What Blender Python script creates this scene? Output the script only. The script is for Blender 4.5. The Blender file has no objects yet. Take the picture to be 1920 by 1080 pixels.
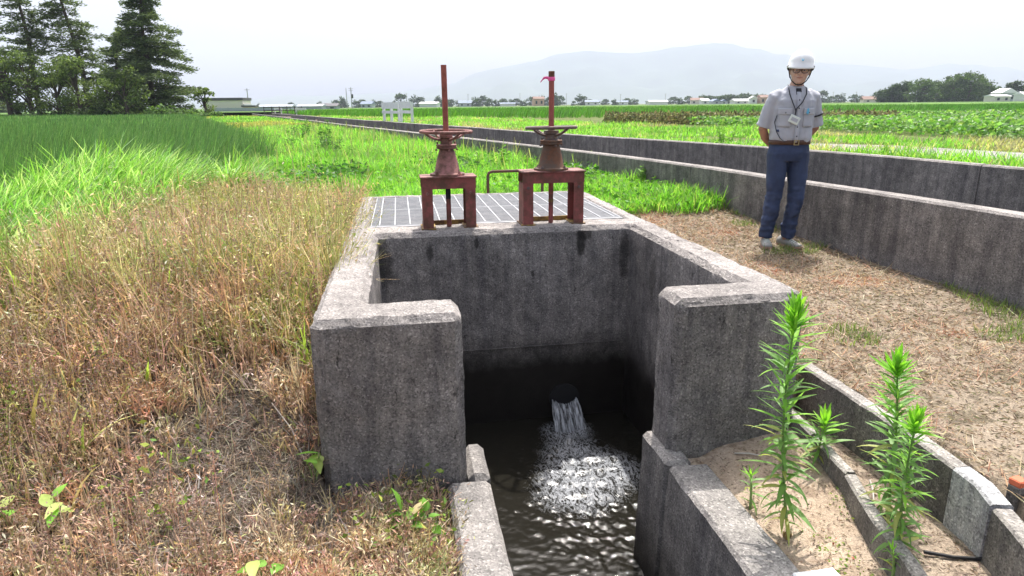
import bpy, bmesh, math, random
import numpy as np
from mathutils import Vector, Matrix, noise as mnoise
R = math.radians
SC = bpy.context.scene
COL = SC.collection
# ------------------------------------------------------------------ camera
FPX, HORY, ROLL, EYE = 1230.0, 197.0, 0.6, 1.35
PITCH = math.atan((540 - HORY) / FPX)
cam_d = bpy.data.cameras.new('camera')
cam_d.sensor_width = 36.0
cam_d.lens = 36.0 * FPX / 1920.0
cam_d.clip_start = 0.05
cam_d.clip_end = 40000
cam = bpy.data.objects.new('camera', cam_d)
COL.objects.link(cam)
_f = Vector((0, math.cos(PITCH), -math.sin(PITCH)))
_r = Vector((1, 0, 0))
_u = _r.cross(_f)
_cr, _sr = math.cos(R(ROLL)), math.sin(R(ROLL))
CR = _cr * _r - _sr * _u
CU = _cr * _u + _sr * _r
CF = _f
cam.matrix_world = Matrix(((CR.x, CU.x, -CF.x, 0), (CR.y, CU.y, -CF.y, 0), (CR.z, CU.z, -CF.z, EYE), (0, 0, 0, 1)))
SC.camera = cam
# ------------------------------------------------------------------ sky, sun, exposure
SUN_EL, SUN_AZ = 64.0, 14.0            # degrees; azimuth from +Y towards +X
world = bpy.data.worlds.new('World')
SC.world = world
world.use_nodes = True
_nt = world.node_tree
_bg = _nt.nodes['Background']
_sky = _nt.nodes.new('ShaderNodeTexSky')
_sky.sky_type = 'NISHITA'
_sky.sun_disc = False
_sky.sun_elevation = R(SUN_EL)
_sky.sun_rotation = R(SUN_AZ)
_sky.air_density = 1.0
_sky.dust_density = 6.0
_sky.ozone_density = 1.0
_hs = _nt.nodes.new('ShaderNodeHueSaturation')          # thick summer haze: a paler sky
_hs.inputs['Saturation'].default_value = 0.55
_nt.links.new(_sky.outputs[0], _hs.inputs['Color'])
_nt.links.new(_hs.outputs[0], _bg.inputs[0])
_bg.inputs[1].default_value = 0.15
sun_d = bpy.data.lights.new('sun', 'SUN')
sun_d.energy = 3.1
sun_d.angle = R(0.6)
sun_d.color = (1.0, 0.955, 0.89)
sun = bpy.data.objects.new('sun', sun_d)
COL.objects.link(sun)
SDIR = Vector((math.sin(R(SUN_AZ)) * math.cos(R(SUN_EL)), math.cos(R(SUN_AZ)) * math.cos(R(SUN_EL)), math.sin(R(SUN_EL))))
sun.rotation_euler = SDIR.to_track_quat('Z', 'Y').to_euler()
SC.view_settings.view_transform = 'Standard'
SC.view_settings.look = 'None'
SC.view_settings.gamma = 1.0
SC.view_settings.use_curve_mapping = False
SC.view_settings.exposure = 1.12
SC.render.engine = 'CYCLES'
SC.cycles.use_denoising = True
SC.cycles.max_bounces = 8
SC.cycles.diffuse_bounces = 3
SC.cycles.transmission_bounces = 6
SC.cycles.transparent_max_bounces = 8
SC.cycles.volume_bounces = 1
SC.cycles.sample_clamp_indirect = 6.0
HAZE_DENSITY = 1.8e-4

# ------------------------------------------------------------------ pixel -> world (to read positions off the photograph)
def ray(px, py):
    return CF + CR * ((px - 960) / FPX) - CU * ((py - 540) / FPX)
def at_z(px, py, z):
    d = ray(px, py); t = (z - EYE) / d.z
    return Vector((d.x * t, d.y * t, z))
def at_y(px, py, Y):
    d = ray(px, py); t = Y / d.y
    return Vector((d.x * t, Y, EYE + d.z * t))
YAW = R(9.3)
CY, SY = math.cos(YAW), math.sin(YAW)
def l2w(u, v):                         # chamber axes -> world
    return (u * CY - v * SY, u * SY + v * CY)
def w2l(x, y):
    return (x * CY + y * SY, -x * SY + y * CY)

# ------------------------------------------------------------------ scene-graph helpers
def tag(o, label=None, cat=None, group=None, kind=None):
    if label: o['label'] = label
    if cat: o['category'] = cat
    if group: o['group'] = group
    if kind: o['kind'] = kind
    return o
def thing(name, label, cat, loc=(0, 0, 0), rotz=0.0, group=None):
    o = bpy.data.objects.new(name, None)
    COL.objects.link(o)
    o.empty_display_size = 0.1
    o.location = loc
    o.rotation_euler = (0, 0, rotz)
    return tag(o, label, cat, group)
def link_mesh(name, me, mat=None, parent=None, loc=None, rot=None):
    o = bpy.data.objects.new(name, me)
    COL.objects.link(o)
    if mat is not None and not me.materials: me.materials.append(mat)
    if parent is not None: o.parent = parent
    if loc is not None: o.location = loc
    if rot is not None: o.rotation_euler = rot
    return o
def copy_tree(o, parent=None):
    c = o.copy()
    COL.objects.link(c)
    if parent is not None: c.parent = parent
    for ch in o.children: copy_tree(ch, c)
    return c

class MB:
    """collects simple shapes and links them as ONE mesh object"""
    def __init__(s): s.v = []; s.f = []
    def add(s, vs, fs):
        n = len(s.v); s.v += [tuple(p) for p in vs]; s.f += [tuple(i + n for i in f) for f in fs]; return s
    def box(s, x0, x1, y0, y1, z0, z1, M=None, ch=0.0):
        if ch <= 0:
            vs = [Vector((x, y, z)) for z in (z0, z1) for y in (y0, y1) for x in (x0, x1)]
            fs = [(0, 2, 3, 1), (4, 5, 7, 6), (0, 1, 5, 4), (2, 6, 7, 3), (0, 4, 6, 2), (1, 3, 7, 5)]
        else:
            b = bmesh.new()
            bmesh.ops.create_cube(b, size=1)
            for q in b.verts:
                q.co = ((x0 + x1) / 2 + q.co.x * (x1 - x0), (y0 + y1) / 2 + q.co.y * (y1 - y0), (z0 + z1) / 2 + q.co.z * (z1 - z0))
            bmesh.ops.bevel(b, geom=b.edges[:], offset=ch, segments=1, affect='EDGES', clamp_overlap=True)
            b.verts.index_update()
            vs = [q.co.copy() for q in b.verts]; fs = [[q.index for q in f.verts] for f in b.faces]
            b.free()
        if M is not None: vs = [M @ q for q in vs]
        return s.add(vs, fs)
    def lathe(s, prof, n=20, M=None, cx=0, cy=0):
        vs = []; fs = []
        for r, z in prof:
            for k in range(n):
                a = 2 * math.pi * k / n
                vs.append(Vector((cx + r * math.cos(a), cy + r * math.sin(a), z)))
        for i in range(len(prof) - 1):
            for k in range(n):
                a = i * n + k; b = i * n + (k + 1) % n
                fs.append((a, b, b + n, a + n))
        fs.append(tuple(range(n - 1, -1, -1))); fs.append(tuple((len(prof) - 1) * n + k for k in range(n)))
        if M is not None: vs = [M @ q for q in vs]
        return s.add(vs, fs)
    def tube(s, pts, rad, n=8, cap=True, side=None, rb=None):
        """swept tube; rad a number or list; rb second radii (elliptic), side: a vector giving the first radius' axis"""
        pts = [Vector(p) for p in pts]; m = len(pts)
        ra = [rad] * m if not hasattr(rad, '__len__') else list(rad)
        rb = ra if rb is None else ([rb] * m if not hasattr(rb, '__len__') else list(rb))
        vs = []; fs = []; prev = None
        for i, p in enumerate(pts):
            t = (pts[min(i + 1, m - 1)] - pts[max(i - 1, 0)])
            if t.length < 1e-9: t = Vector((0, 0, 1))
            t.normalize()
            if side is not None: x = Vector(side)
            elif prev is not None: x = prev
            else: x = Vector((1, 0, 0)) if abs(t.x) < .9 else Vector((0, 1, 0))
            x = x - t * x.dot(t)
            if x.length < 1e-6: x = t.orthogonal()
            x.normalize(); prev = x; y = t.cross(x)
            for k in range(n):
                a = 2 * math.pi * k / n
                vs.append(p + x * (ra[i] * math.cos(a)) + y * (rb[i] * math.sin(a)))
        for i in range(m - 1):
            for k in range(n):
                a = i * n + k; b = i * n + (k + 1) % n
                fs.append((a, b, b + n, a + n))
        if cap:
            fs.append(tuple(range(n - 1, -1, -1))); fs.append(tuple((m - 1) * n + k for k in range(n)))
        return s.add(vs, fs)
    def ball(s, c, r, n=10, m=6):
        c = Vector(c); r = Vector((r, r, r)) if not hasattr(r, '__len__') else Vector(r)
        vs = [c + Vector((0, 0, -r.z))]
        for i in range(1, m):
            ph = -math.pi / 2 + math.pi * i / m
            for k in range(n):
                a = 2 * math.pi * k / n
                vs.append(c + Vector((r.x * math.cos(ph) * math.cos(a), r.y * math.cos(ph) * math.sin(a), r.z * math.sin(ph))))
        vs.append(c + Vector((0, 0, r.z))); fs = []
        for k in range(n): fs.append((0, 1 + (k + 1) % n, 1 + k))
        for i in range(m - 2):
            for k in range(n):
                a = 1 + i * n + k; b = 1 + i * n + (k + 1) % n
                fs.append((a, b, b + n, a + n))
        l = len(vs) - 1
        for k in range(n): fs.append((l, l - n + k, l - n + (k + 1) % n))
        return s.add(vs, fs)
    def mesh(s, name, smooth=False, ang=None):
        me = bpy.data.meshes.new(name)
        me.from_pydata(s.v, [], s.f)
        if smooth: me.shade_smooth()
        if ang:
            me.shade_smooth()
            try: me.set_sharp_from_angle(angle=R(ang))
            except Exception: pass
        return me
    def build(s, name, mat, parent=None, smooth=False, ang=None, loc=None, rot=None):
        return link_mesh(name, s.mesh(name, smooth, ang), mat, parent, loc, rot)

def np_mesh(name, V, F, col=None, smooth=False):
    """V (n,3); F (m,k) with constant k"""
    me = bpy.data.meshes.new(name)
    V = np.ascontiguousarray(V, dtype=np.float32); F = np.ascontiguousarray(F, dtype=np.int32)
    m, k = F.shape
    me.vertices.add(len(V)); me.vertices.foreach_set('co', V.ravel())
    me.loops.add(m * k); me.loops.foreach_set('vertex_index', F.ravel())
    me.polygons.add(m)
    me.polygons.foreach_set('loop_start', np.arange(0, m * k, k, dtype=np.int32))
    if smooth: me.polygons.foreach_set('use_smooth', np.ones(m, dtype=bool))
    me.update(calc_edges=True)
    if col is not None:
        a = me.color_attributes.new('tint', 'FLOAT_COLOR', 'POINT')
        c4 = np.ones((len(V), 4), dtype=np.float32); c4[:, :3] = col
        a.data.foreach_set('color', c4.ravel())
    return me
def join_np(parts):
    V = []; F = []; C = []; n = 0
    for v, f, c in parts:
        V.append(v); F.append(f + n); C.append(c); n += len(v)
    return np.concatenate(V), np.concatenate(F), np.concatenate(C)
def remeshed(mb, voxel, smooth_it=4, name='tmp', fac=0.5):
    """fuse overlapping closed shapes into one continuous skin"""
    me = mb.mesh(name)
    o = bpy.data.objects.new(name, me); COL.objects.link(o)
    m = o.modifiers.new('r', 'REMESH'); m.mode = 'VOXEL'; m.voxel_size = voxel
    if smooth_it:
        q = o.modifiers.new('s', 'SMOOTH'); q.iterations = smooth_it; q.factor = fac
    dg = bpy.context.evaluated_depsgraph_get()
    out = bpy.data.meshes.new_from_object(o.evaluated_get(dg))
    bpy.data.objects.remove(o); bpy.data.meshes.remove(me)
    out.shade_smooth()
    return out
def sstep(a, b, x):
    t = np.clip((x - a) / (b - a), 0, 1); return t * t * (3 - 2 * t)
def vnoise(x, y, s, seed=0):
    """cheap smooth value noise on arrays"""
    x = np.asarray(x, float) / s; y = np.asarray(y, float) / s
    xi = np.floor(x).astype(np.int64); yi = np.floor(y).astype(np.int64); fx = x - xi; fy = y - yi
    fx = fx * fx * (3 - 2 * fx); fy = fy * fy * (3 - 2 * fy)
    def h(a, b):
        n = (a * 374761393 + b * 668265263 + seed * 1442695041) & 0x7fffffff
        n = ((n ^ (n >> 13)) * 1274126177) & 0x7fffffff
        return ((n ^ (n >> 16)) & 0xffff) / 65535.0
    return (h(xi, yi) * (1 - fx) + h(xi + 1, yi) * fx) * (1 - fy) + (h(xi, yi + 1) * (1 - fx) + h(xi + 1, yi + 1) * fx) * fy
def in_poly(x, y, poly):
    x = np.asarray(x); y = np.asarray(y); r = np.zeros(x.shape, bool); n = len(poly)
    for i in range(n):
        x0, y0 = poly[i]; x1, y1 = poly[(i + 1) % n]
        if y0 == y1: continue
        c = ((y0 > y) != (y1 > y)) & (x < (x1 - x0) * (y - y0) / (y1 - y0) + x0)
        r ^= c
    return r
# ------------------------------------------------------------------ materials
def new_mat(name):
    m = bpy.data.materials.new(name); m.use_nodes = True
    return m, m.node_tree, m.node_tree.nodes['Principled BSDF']
def N(nt, typ, **kw):
    n = nt.nodes.new(typ)
    for k, v in kw.items():
        if k in n.inputs: n.inputs[k].default_value = v
        else: setattr(n, k, v)
    return n
def tex_noise(nt, vec, scale, detail=4, rough=0.55, dist=0.0):
    n = N(nt, 'ShaderNodeTexNoise'); n.inputs['Scale'].default_value = scale; n.inputs['Detail'].default_value = detail
    n.inputs['Roughness'].default_value = rough; n.inputs['Distortion'].default_value = dist
    if vec is not None: nt.links.new(vec, n.inputs['Vector'])
    return n.outputs['Fac']
def ramp(nt, fac, stops, interp='LINEAR'):
    r = N(nt, 'ShaderNodeValToRGB'); r.color_ramp.interpolation = interp
    e = r.color_ramp.elements
    while len(e) < len(stops): e.new(0.5)
    for k, (p, c) in enumerate(stops):
        e[k].position = p
        e[k].color = (c, c, c, 1) if not hasattr(c, '__len__') else (c[0], c[1], c[2], 1)
    nt.links.new(fac, r.inputs['Fac'])
    return r.outputs['Color']
def mixc(nt, fac, a, b, mode='MIX'):
    n = N(nt, 'ShaderNodeMix', data_type='RGBA', blend_type=mode)
    for sock, v in ((n.inputs[0], fac), (n.inputs[6], a), (n.inputs[7], b)):
        if hasattr(v, 'is_output'): nt.links.new(v, sock)
        elif hasattr(v, '__len__'): sock.default_value = (v[0], v[1], v[2], 1)
        else: sock.default_value = v if sock.type == 'VALUE' else (v, v, v, 1)
    return n.outputs[2]
def math_n(nt, op, a, b=None):
    n = N(nt, 'ShaderNodeMath', operation=op)
    for i, v in enumerate((a, b)):
        if v is None: continue
        if hasattr(v, 'is_output'): nt.links.new(v, n.inputs[i])
        else: n.inputs[i].default_value = v
    return n.outputs[0]
def bump(nt, bs, h, strength=0.3, dist=0.01):
    b = N(nt, 'ShaderNodeBump'); b.inputs['Strength'].default_value = strength; b.inputs['Distance'].default_value = dist
    nt.links.new(h, b.inputs['Height']); nt.links.new(b.outputs[0], bs.inputs['Normal'])
def coords(nt, scale=None, obj=True):
    if obj: v = N(nt, 'ShaderNodeTexCoord').outputs['Object']
    else: v = N(nt, 'ShaderNodeNewGeometry').outputs['Position']
    if scale:
        m = N(nt, 'ShaderNodeMapping'); m.inputs['Scale'].default_value = scale
        nt.links.new(v, m.inputs['Vector']); v = m.outputs[0]
    return v
MAT = {}
def simple(name, col, rough=0.7, metal=0.0, var=0.15, scale=6.0, bmp=0.0, bscale=60, spec=0.4):
    m, nt, bs = new_mat(name)
    v = coords(nt)
    n = tex_noise(nt, v, scale, 5)
    c = mixc(nt, ramp(nt, n, [(0.3, 0.0), (0.7, 1.0)]), [q * (1 - var) for q in col], [min(1, q * (1 + var)) for q in col])
    nt.links.new(c, bs.inputs['Base Color'])
    bs.inputs['Roughness'].default_value = rough; bs.inputs['Metallic'].default_value = metal
    bs.inputs['Specular IOR Level'].default_value = spec
    if bmp: bump(nt, bs, tex_noise(nt, v, bscale, 4), bmp, 0.004)
    MAT[name] = m
    return m
def concrete(name, base, dark=0.5, pit=0.6, wet_z=None, stains=(), top_light=1.0, warm=(1.0, 0.97, 0.93)):
    """exposed fine-aggregate cast concrete: speckle, weather streaks down the sides, pits; wet_z: height of the damp algae band"""
    m, nt, bs = new_mat(name)
    v = coords(nt, obj=False)
    big = tex_noise(nt, v, 1.7, 5, 0.6)
    mid = tex_noise(nt, v, 9.0, 6, 0.65)
    fine = tex_noise(nt, v, 150.0, 3, 0.7)
    vo = N(nt, 'ShaderNodeTexVoronoi'); vo.inputs['Scale'].default_value = 125.0; nt.links.new(v, vo.inputs['Vector'])
    b = Vector(base)
    c = mixc(nt, ramp(nt, big, [(0.35, 0), (0.65, 1)]), b * 0.74, b * 1.14)
    c = mixc(nt, ramp(nt, mid, [(0.38, 0), (0.62, 1)]), mixc(nt, 1.0, c, (0.68, 0.68, 0.69), 'MULTIPLY'), c)
    # aggregate grains
    g = N(nt, 'ShaderNodeSeparateColor'); nt.links.new(vo.outputs['Color'], g.inputs[0])
    gr = ramp(nt, g.outputs[0], [(0.0, 0.30), (0.30, 0.86), (0.72, 1.08), (0.90, 1.3), (0.97, 1.9)])
    c = mixc(nt, 0.62, c, gr, 'MULTIPLY')
    c = mixc(nt, 1.0, c, ramp(nt, fine, [(0.3, 0.72), (0.65, 1.12)]), 'MULTIPLY')
    # vertical faces: grime and run-off streaks
    geo = N(nt, 'ShaderNodeNewGeometry'); sx = N(nt, 'ShaderNodeSeparateXYZ'); nt.links.new(geo.outputs['True Normal'], sx.inputs[0])
    side = ramp(nt, sx.outputs[2], [(0.35, 1.0), (0.8, 0.0)])
    vs = coords(nt, (5.0, 5.0, 0.35), obj=False)
    st = tex_noise(nt, vs, 1.6, 7, 0.75, 0.4)
    grime = mixc(nt, ramp(nt, st, [(0.38, 0), (0.66, 1)]), (dark * 0.66, dark * 0.66, dark * 0.69), (dark * 1.32, dark * 1.30, dark * 1.27))
    c = mixc(nt, side, c, mixc(nt, 1.0, c, grime, 'MULTIPLY'))
    # dark lichen blotches near the upper rim
    li = tex_noise(nt, coords(nt, (4.0, 4.0, 1.3), obj=False), 3.8, 8, 0.8)
    lm = math_n(nt, 'MULTIPLY', ramp(nt, li, [(0.60, 0), (0.67, 1)]), side)
    c = mixc(nt, math_n(nt, 'MULTIPLY', lm, pit), c, (0.012, 0.011, 0.010))
    if stains:                                          # run-off stains below the rim, each at its own place on the casting
        so = N(nt, 'ShaderNodeSeparateXYZ'); nt.links.new(N(nt, 'ShaderNodeTexCoord').outputs['Object'], so.inputs[0])
        wob = math_n(nt, 'MULTIPLY', math_n(nt, 'SUBTRACT', tex_noise(nt, v, 16, 6, 0.7), 0.5), 1.6)
        for (su, sv, sz, wu, wz, k) in stains:
            def g(a, c0, w_):
                q = math_n(nt, 'DIVIDE', math_n(nt, 'SUBTRACT', a, c0), w_); return math_n(nt, 'MULTIPLY', q, q)
            r2 = math_n(nt, 'ADD', math_n(nt, 'ADD', g(so.outputs[0], su, wu), g(so.outputs[1], sv, .08)), g(so.outputs[2], sz, wz))
            mk = ramp(nt, math_n(nt, 'ADD', r2, wob), [(0.30, k * .85), (1.05, 0.0)])
            c = mixc(nt, math_n(nt, 'MULTIPLY', mk, side), c, (0.012, 0.011, 0.010))
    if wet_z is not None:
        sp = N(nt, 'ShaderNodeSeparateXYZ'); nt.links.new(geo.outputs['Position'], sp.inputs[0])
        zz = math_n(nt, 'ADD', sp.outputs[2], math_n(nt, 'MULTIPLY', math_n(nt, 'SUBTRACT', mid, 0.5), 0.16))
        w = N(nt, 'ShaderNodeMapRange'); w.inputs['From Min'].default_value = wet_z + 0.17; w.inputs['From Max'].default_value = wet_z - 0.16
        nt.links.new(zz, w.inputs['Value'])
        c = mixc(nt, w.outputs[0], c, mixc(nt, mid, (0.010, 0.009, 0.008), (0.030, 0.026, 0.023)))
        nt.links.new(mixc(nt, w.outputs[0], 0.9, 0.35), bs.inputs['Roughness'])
    else:
        bs.inputs['Roughness'].default_value = 0.92
    bs.inputs['Specular IOR Level'].default_value = 0.25
    nt.links.new(c, bs.inputs['Base Color'])
    h = mixc(nt, 0.5, vo.outputs['Distance'], fine)
    h2 = math_n(nt, 'ADD', h, math_n(nt, 'MULTIPLY', mid, 1.5))
    bump(nt, bs, h2, 0.55, 0.006)
    MAT[name] = m
    return m
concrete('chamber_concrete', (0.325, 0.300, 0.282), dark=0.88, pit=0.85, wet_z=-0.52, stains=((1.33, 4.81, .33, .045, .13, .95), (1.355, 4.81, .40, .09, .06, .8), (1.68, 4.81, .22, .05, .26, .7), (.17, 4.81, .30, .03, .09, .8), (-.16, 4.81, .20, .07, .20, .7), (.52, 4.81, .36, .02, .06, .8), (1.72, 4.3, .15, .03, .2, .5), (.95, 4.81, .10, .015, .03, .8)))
concrete('canal_concrete', (0.325, 0.300, 0.280), dark=0.78, pit=0.5)
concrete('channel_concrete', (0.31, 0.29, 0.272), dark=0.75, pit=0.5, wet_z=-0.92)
concrete('trough_concrete', (0.36, 0.335, 0.305), dark=0.62, pit=0.5)
concrete('patch_concrete', (0.60, 0.60, 0.60), dark=1.0, pit=0.1)
concrete('bund_concrete', (0.33, 0.31, 0.29), dark=0.5, pit=0.3)

def foliage(name, trans=0.45, rough=0.5, tcol=(1.12, 1.32, 0.50), var=0.25, spec=0.35):
    """leaf: own colour from the per-blade tint, glossy cuticle, light coming through"""
    m, nt, bs = new_mat(name)
    at = N(nt, 'ShaderNodeAttribute', attribute_name='tint')
    n = tex_noise(nt, coords(nt, obj=False), 7.0, 3)
    c = mixc(nt, 1.0, at.outputs['Color'], ramp(nt, n, [(0.3, 1 - var), (0.7, 1 + var)]), 'MULTIPLY')
    nt.links.new(c, bs.inputs['Base Color'])
    bs.inputs['Roughness'].default_value = rough; bs.inputs['Specular IOR Level'].default_value = spec
    tr = N(nt, 'ShaderNodeBsdfTranslucent')
    nt.links.new(mixc(nt, 1.0, c, tcol, 'MULTIPLY'), tr.inputs['Color'])
    mx = N(nt, 'ShaderNodeMixShader'); mx.inputs[0].default_value = trans
    out = nt.nodes['Material Output']
    nt.links.new(bs.outputs[0], mx.inputs[1]); nt.links.new(tr.outputs[0], mx.inputs[2]); nt.links.new(mx.outputs[0], out.inputs[0])
    MAT[name] = m
    return m
foliage('grass_leaf', 0.5)
foliage('rice_leaf', 0.42, 0.45)
foliage('dry_leaf', 0.28, 0.75, (1.1, 1.0, 0.8), 0.2, 0.15)
foliage('needle_leaf', 0.34, 0.6, (1.2, 1.2, 0.6), 0.3, 0.2)
foliage('herb_leaf', 0.45, 0.45, (1.15, 1.35, 0.5), 0.12)

def soil(name, cols, scale=3.0, speck=0.5, bstr=0.6):
    m, nt, bs = new_mat(name)
    v = coords(nt, obj=False)
    c = mixc(nt, ramp(nt, tex_noise(nt, v, scale, 6, 0.65), [(0.35, 0), (0.65, 1)]), cols[0], cols[1])
    c = mixc(nt, ramp(nt, tex_noise(nt, v, scale * 2.7, 6, 0.7, 0.6), [(0.5, 0), (0.62, 1)]), c, cols[2])
    f = tex_noise(nt, v, 70, 4, 0.75)
    c = mixc(nt, 1.0, c, ramp(nt, f, [(0.3, 1 - speck), (0.7, 1 + speck * 0.6)]), 'MULTIPLY')
    nt.links.new(c, bs.inputs['Base Color']); bs.inputs['Roughness'].default_value = 0.97; bs.inputs['Specular IOR Level'].default_value = 0.1
    bump(nt, bs, math_n(nt, 'ADD', f, tex_noise(nt, v, 18, 5, 0.7)), bstr, 0.03)
    MAT[name] = m
    return m
soil('path_soil', ((0.235, 0.190, 0.140), (0.315, 0.260, 0.200), (0.150, 0.125, 0.088)), 2.6, 0.5, 0.4)
soil('sand_soil', ((0.40, 0.31, 0.23), (0.50, 0.40, 0.31), (0.30, 0.225, 0.165)), 4.0, 0.25)
soil('trough_soil', ((0.33, 0.26, 0.20), (0.43, 0.35, 0.27), (0.14, 0.11, 0.085)), 7.0, 0.45)
soil('bank_soil', ((0.12, 0.095, 0.072), (0.19, 0.155, 0.125), (0.075, 0.058, 0.045)), 4.0, 0.5)
soil('field_soil', ((0.10, 0.13, 0.045), (0.13, 0.17, 0.055), (0.12, 0.12, 0.05)), 0.8, 0.3)
soil('gravel_soil', ((0.40, 0.37, 0.35), (0.48, 0.45, 0.43), (0.30, 0.28, 0.24)), 3.0, 0.5)

foliage('rice_blade', 0.35, 0.5, (1.1, 1.25, 0.7))
# painted steel with rust
def rusty(name, paint, rust=(0.13, 0.055, 0.03), amt=0.5, rough=0.65):
    m, nt, bs = new_mat(name)
    v = coords(nt, obj=False)
    n = tex_noise(nt, v, 9, 7, 0.7); n2 = tex_noise(nt, v, 45, 5, 0.7)
    k = ramp(nt, math_n(nt, 'ADD', n, math_n(nt, 'MULTIPLY', n2, 0.4)), [(0.82 - amt * 0.45, 0), (0.98 - amt * 0.35, 1)])
    c = mixc(nt, k, mixc(nt, n2, [q * 0.8 for q in paint], [q * 1.2 for q in paint]), mixc(nt, n2, [q * 0.5 for q in rust], [q * 1.7 for q in rust]))
    nt.links.new(c, bs.inputs['Base Color']); bs.inputs['Roughness'].default_value = rough
    bs.inputs['Specular IOR Level'].default_value = 0.35
    bump(nt, bs, math_n(nt, 'ADD', n, n2), 0.25, 0.004)
    MAT[name] = m
    return m
rusty('red_oxide_paint', (0.29, 0.082, 0.075), (0.11, 0.05, 0.035), 0.52)
rusty('faded_red_paint', (0.35, 0.155, 0.145), (0.11, 0.055, 0.04), amt=0.54)
rusty('rust_brown_iron', (0.115, 0.08, 0.06), (0.125, 0.055, 0.03), 0.55, 0.75)
rusty('grey_brown_iron', (0.13, 0.10, 0.095), (0.12, 0.07, 0.05), 0.4, 0.6)
rusty('thread_red', (0.34, 0.10, 0.08), (0.16, 0.05, 0.03), 0.35)
rusty('yellow_paint', (0.34, 0.22, 0.05), (0.10, 0.055, 0.03), 0.55)
simple('galvanised', (0.47, 0.48, 0.50), 0.45, 0.85, 0.15, 12, 0.1)
simple('galvanised_dull', (0.33, 0.335, 0.35), 0.6, 0.6, 0.15, 12, 0.1)
simple('bright_bar', (0.50, 0.51, 0.53), 0.5, 0.3, 0.06)
simple('black_rubber', (0.018, 0.018, 0.02), 0.6)
simple('pink_tape', (0.85, 0.12, 0.35), 0.5, var=0.05)
simple('white_paint', (0.78, 0.79, 0.80), 0.55, var=0.06)
simple('skin', (0.56, 0.35, 0.27), 0.55, var=0.07, scale=14)
simple('skin_arm', (0.38, 0.20, 0.135), 0.55, var=0.07, scale=14)
simple('lips', (0.40, 0.17, 0.14), 0.5, var=0.05)
simple('hair_black', (0.012, 0.010, 0.010), 0.5)
simple('shirt_cloth', (0.41, 0.42, 0.465), 0.85, var=0.05, bmp=0.15, bscale=220)
simple('shirt_trim', (0.44, 0.45, 0.50), 0.85, var=0.05)
simple('navy_cloth', (0.034, 0.050, 0.105), 0.8, var=0.40, scale=5, bmp=0.2, bscale=260)
simple('belt_leather', (0.075, 0.035, 0.022), 0.45)
simple('brass', (0.45, 0.36, 0.2), 0.35, 0.8)
simple('helmet_white', (0.82, 0.83, 0.84), 0.3, var=0.02)
simple('emblem_blue', (0.15, 0.50, 0.72), 0.5)
simple('strap_dark', (0.02, 0.02, 0.025), 0.7)
simple('shoe_grey', (0.30, 0.29, 0.27), 0.75, var=0.12)
simple('shoe_sole', (0.33, 0.20, 0.16), 0.8)
simple('badge_white', (0.70, 0.75, 0.70), 0.35, var=0.04)
simple('bark', (0.085, 0.065, 0.05), 0.95, var=0.4, bmp=0.5, bscale=15)
simple('stem_green', (0.20, 0.30, 0.09), 0.6)
simple('stem_brown', (0.13, 0.085, 0.05), 0.8)
simple('twig_grey', (0.42, 0.38, 0.34), 0.85)
simple('wall_cream', (0.62, 0.58, 0.52), 0.85, var=0.06)
simple('wall_white', (0.66, 0.67, 0.67), 0.85, var=0.05)
simple('wall_grey', (0.40, 0.43, 0.46), 0.85, var=0.08)
simple('wall_tan', (0.52, 0.36, 0.27), 0.85, var=0.08)
simple('roof_dark', (0.07, 0.065, 0.075), 0.6)
simple('roof_red', (0.20, 0.125, 0.10), 0.8)
simple('roof_blue', (0.16, 0.20, 0.28), 0.7)
simple('window_glass', (0.04, 0.05, 0.06), 0.1)
simple('fence_grey', (0.33, 0.36, 0.41), 0.7, 0.0)
simple('pole_grey', (0.30, 0.30, 0.30), 0.8)
simple('bridge_dark', (0.10, 0.09, 0.08), 0.85)
simple('stake_red', (0.55, 0.13, 0.06), 0.6)
simple('mountain_forest', (0.05, 0.08, 0.04), 0.95, var=0.3, scale=0.004)
# ------------------------------------------------------------------ lines on the plan (metres; camera above the origin)
def catmull(P, n=14):
    P = [Vector((a, b)) for a, b in P]; out = []
    Q = [2 * P[0] - P[1]] + P + [2 * P[-1] - P[-2]]
    for i in range(1, len(Q) - 2):
        a, b, c, d = Q[i - 1:i + 3]
        for k in range(n):
            t = k / n
            out.append(0.5 * ((2 * b) + (c - a) * t + (2 * a - 5 * b + 4 * c - d) * t * t + (3 * b - a - 3 * c + d) * t ** 3))
    return out + [P[-1]]
NEAR = catmull([(5.6, -3.2), (4.55, 0.45), (3.43, 4.35), (2.90, 6.2), (1.24, 10.9), (-4.96, 24.5), (-13.2, 43), (-35, 92)])
FAR = catmull([(9.4, -3.4), (7.55, 2.2), (5.85, 7.45), (4.75, 10.9), (1.45, 17.9), (-4.6, 31), (-11.4, 45.7), (-33, 94)])
NEAR_X = lambda y: np.interp(y, [p.y for p in NEAR], [p.x for p in NEAR])
FAR_X = lambda y: np.interp(y, [p.y for p in FAR], [p.x for p in FAR])
WALL_TOP = 0.60
RICE = [(-24, -4.0), (-8.5, 1.6), (-5.5, 4.9), (-5.8, 8.0), (-5.6, 10.4), (-4.75, 13.4), (-41, 88), (-100, 88), (-70, 10)]
def seg_dist(x, y, line):
    d = np.full(np.shape(x), 1e9)
    for (x0, y0), (x1, y1) in zip(line[:-1], line[1:]):
        dx, dy = x1 - x0, y1 - y0
        t = np.clip(((x - x0) * dx + (y - y0) * dy) / (dx * dx + dy * dy), 0, 1)
        d = np.minimum(d, np.hypot(x - x0 - t * dx, y - y0 - t * dy))
    return d
RICE_EDGE = RICE[:7]
def rice_sd(x, y):
    d = seg_dist(x, y, RICE_EDGE)
    return np.where(in_poly(x, y, RICE), d, -d)
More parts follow.
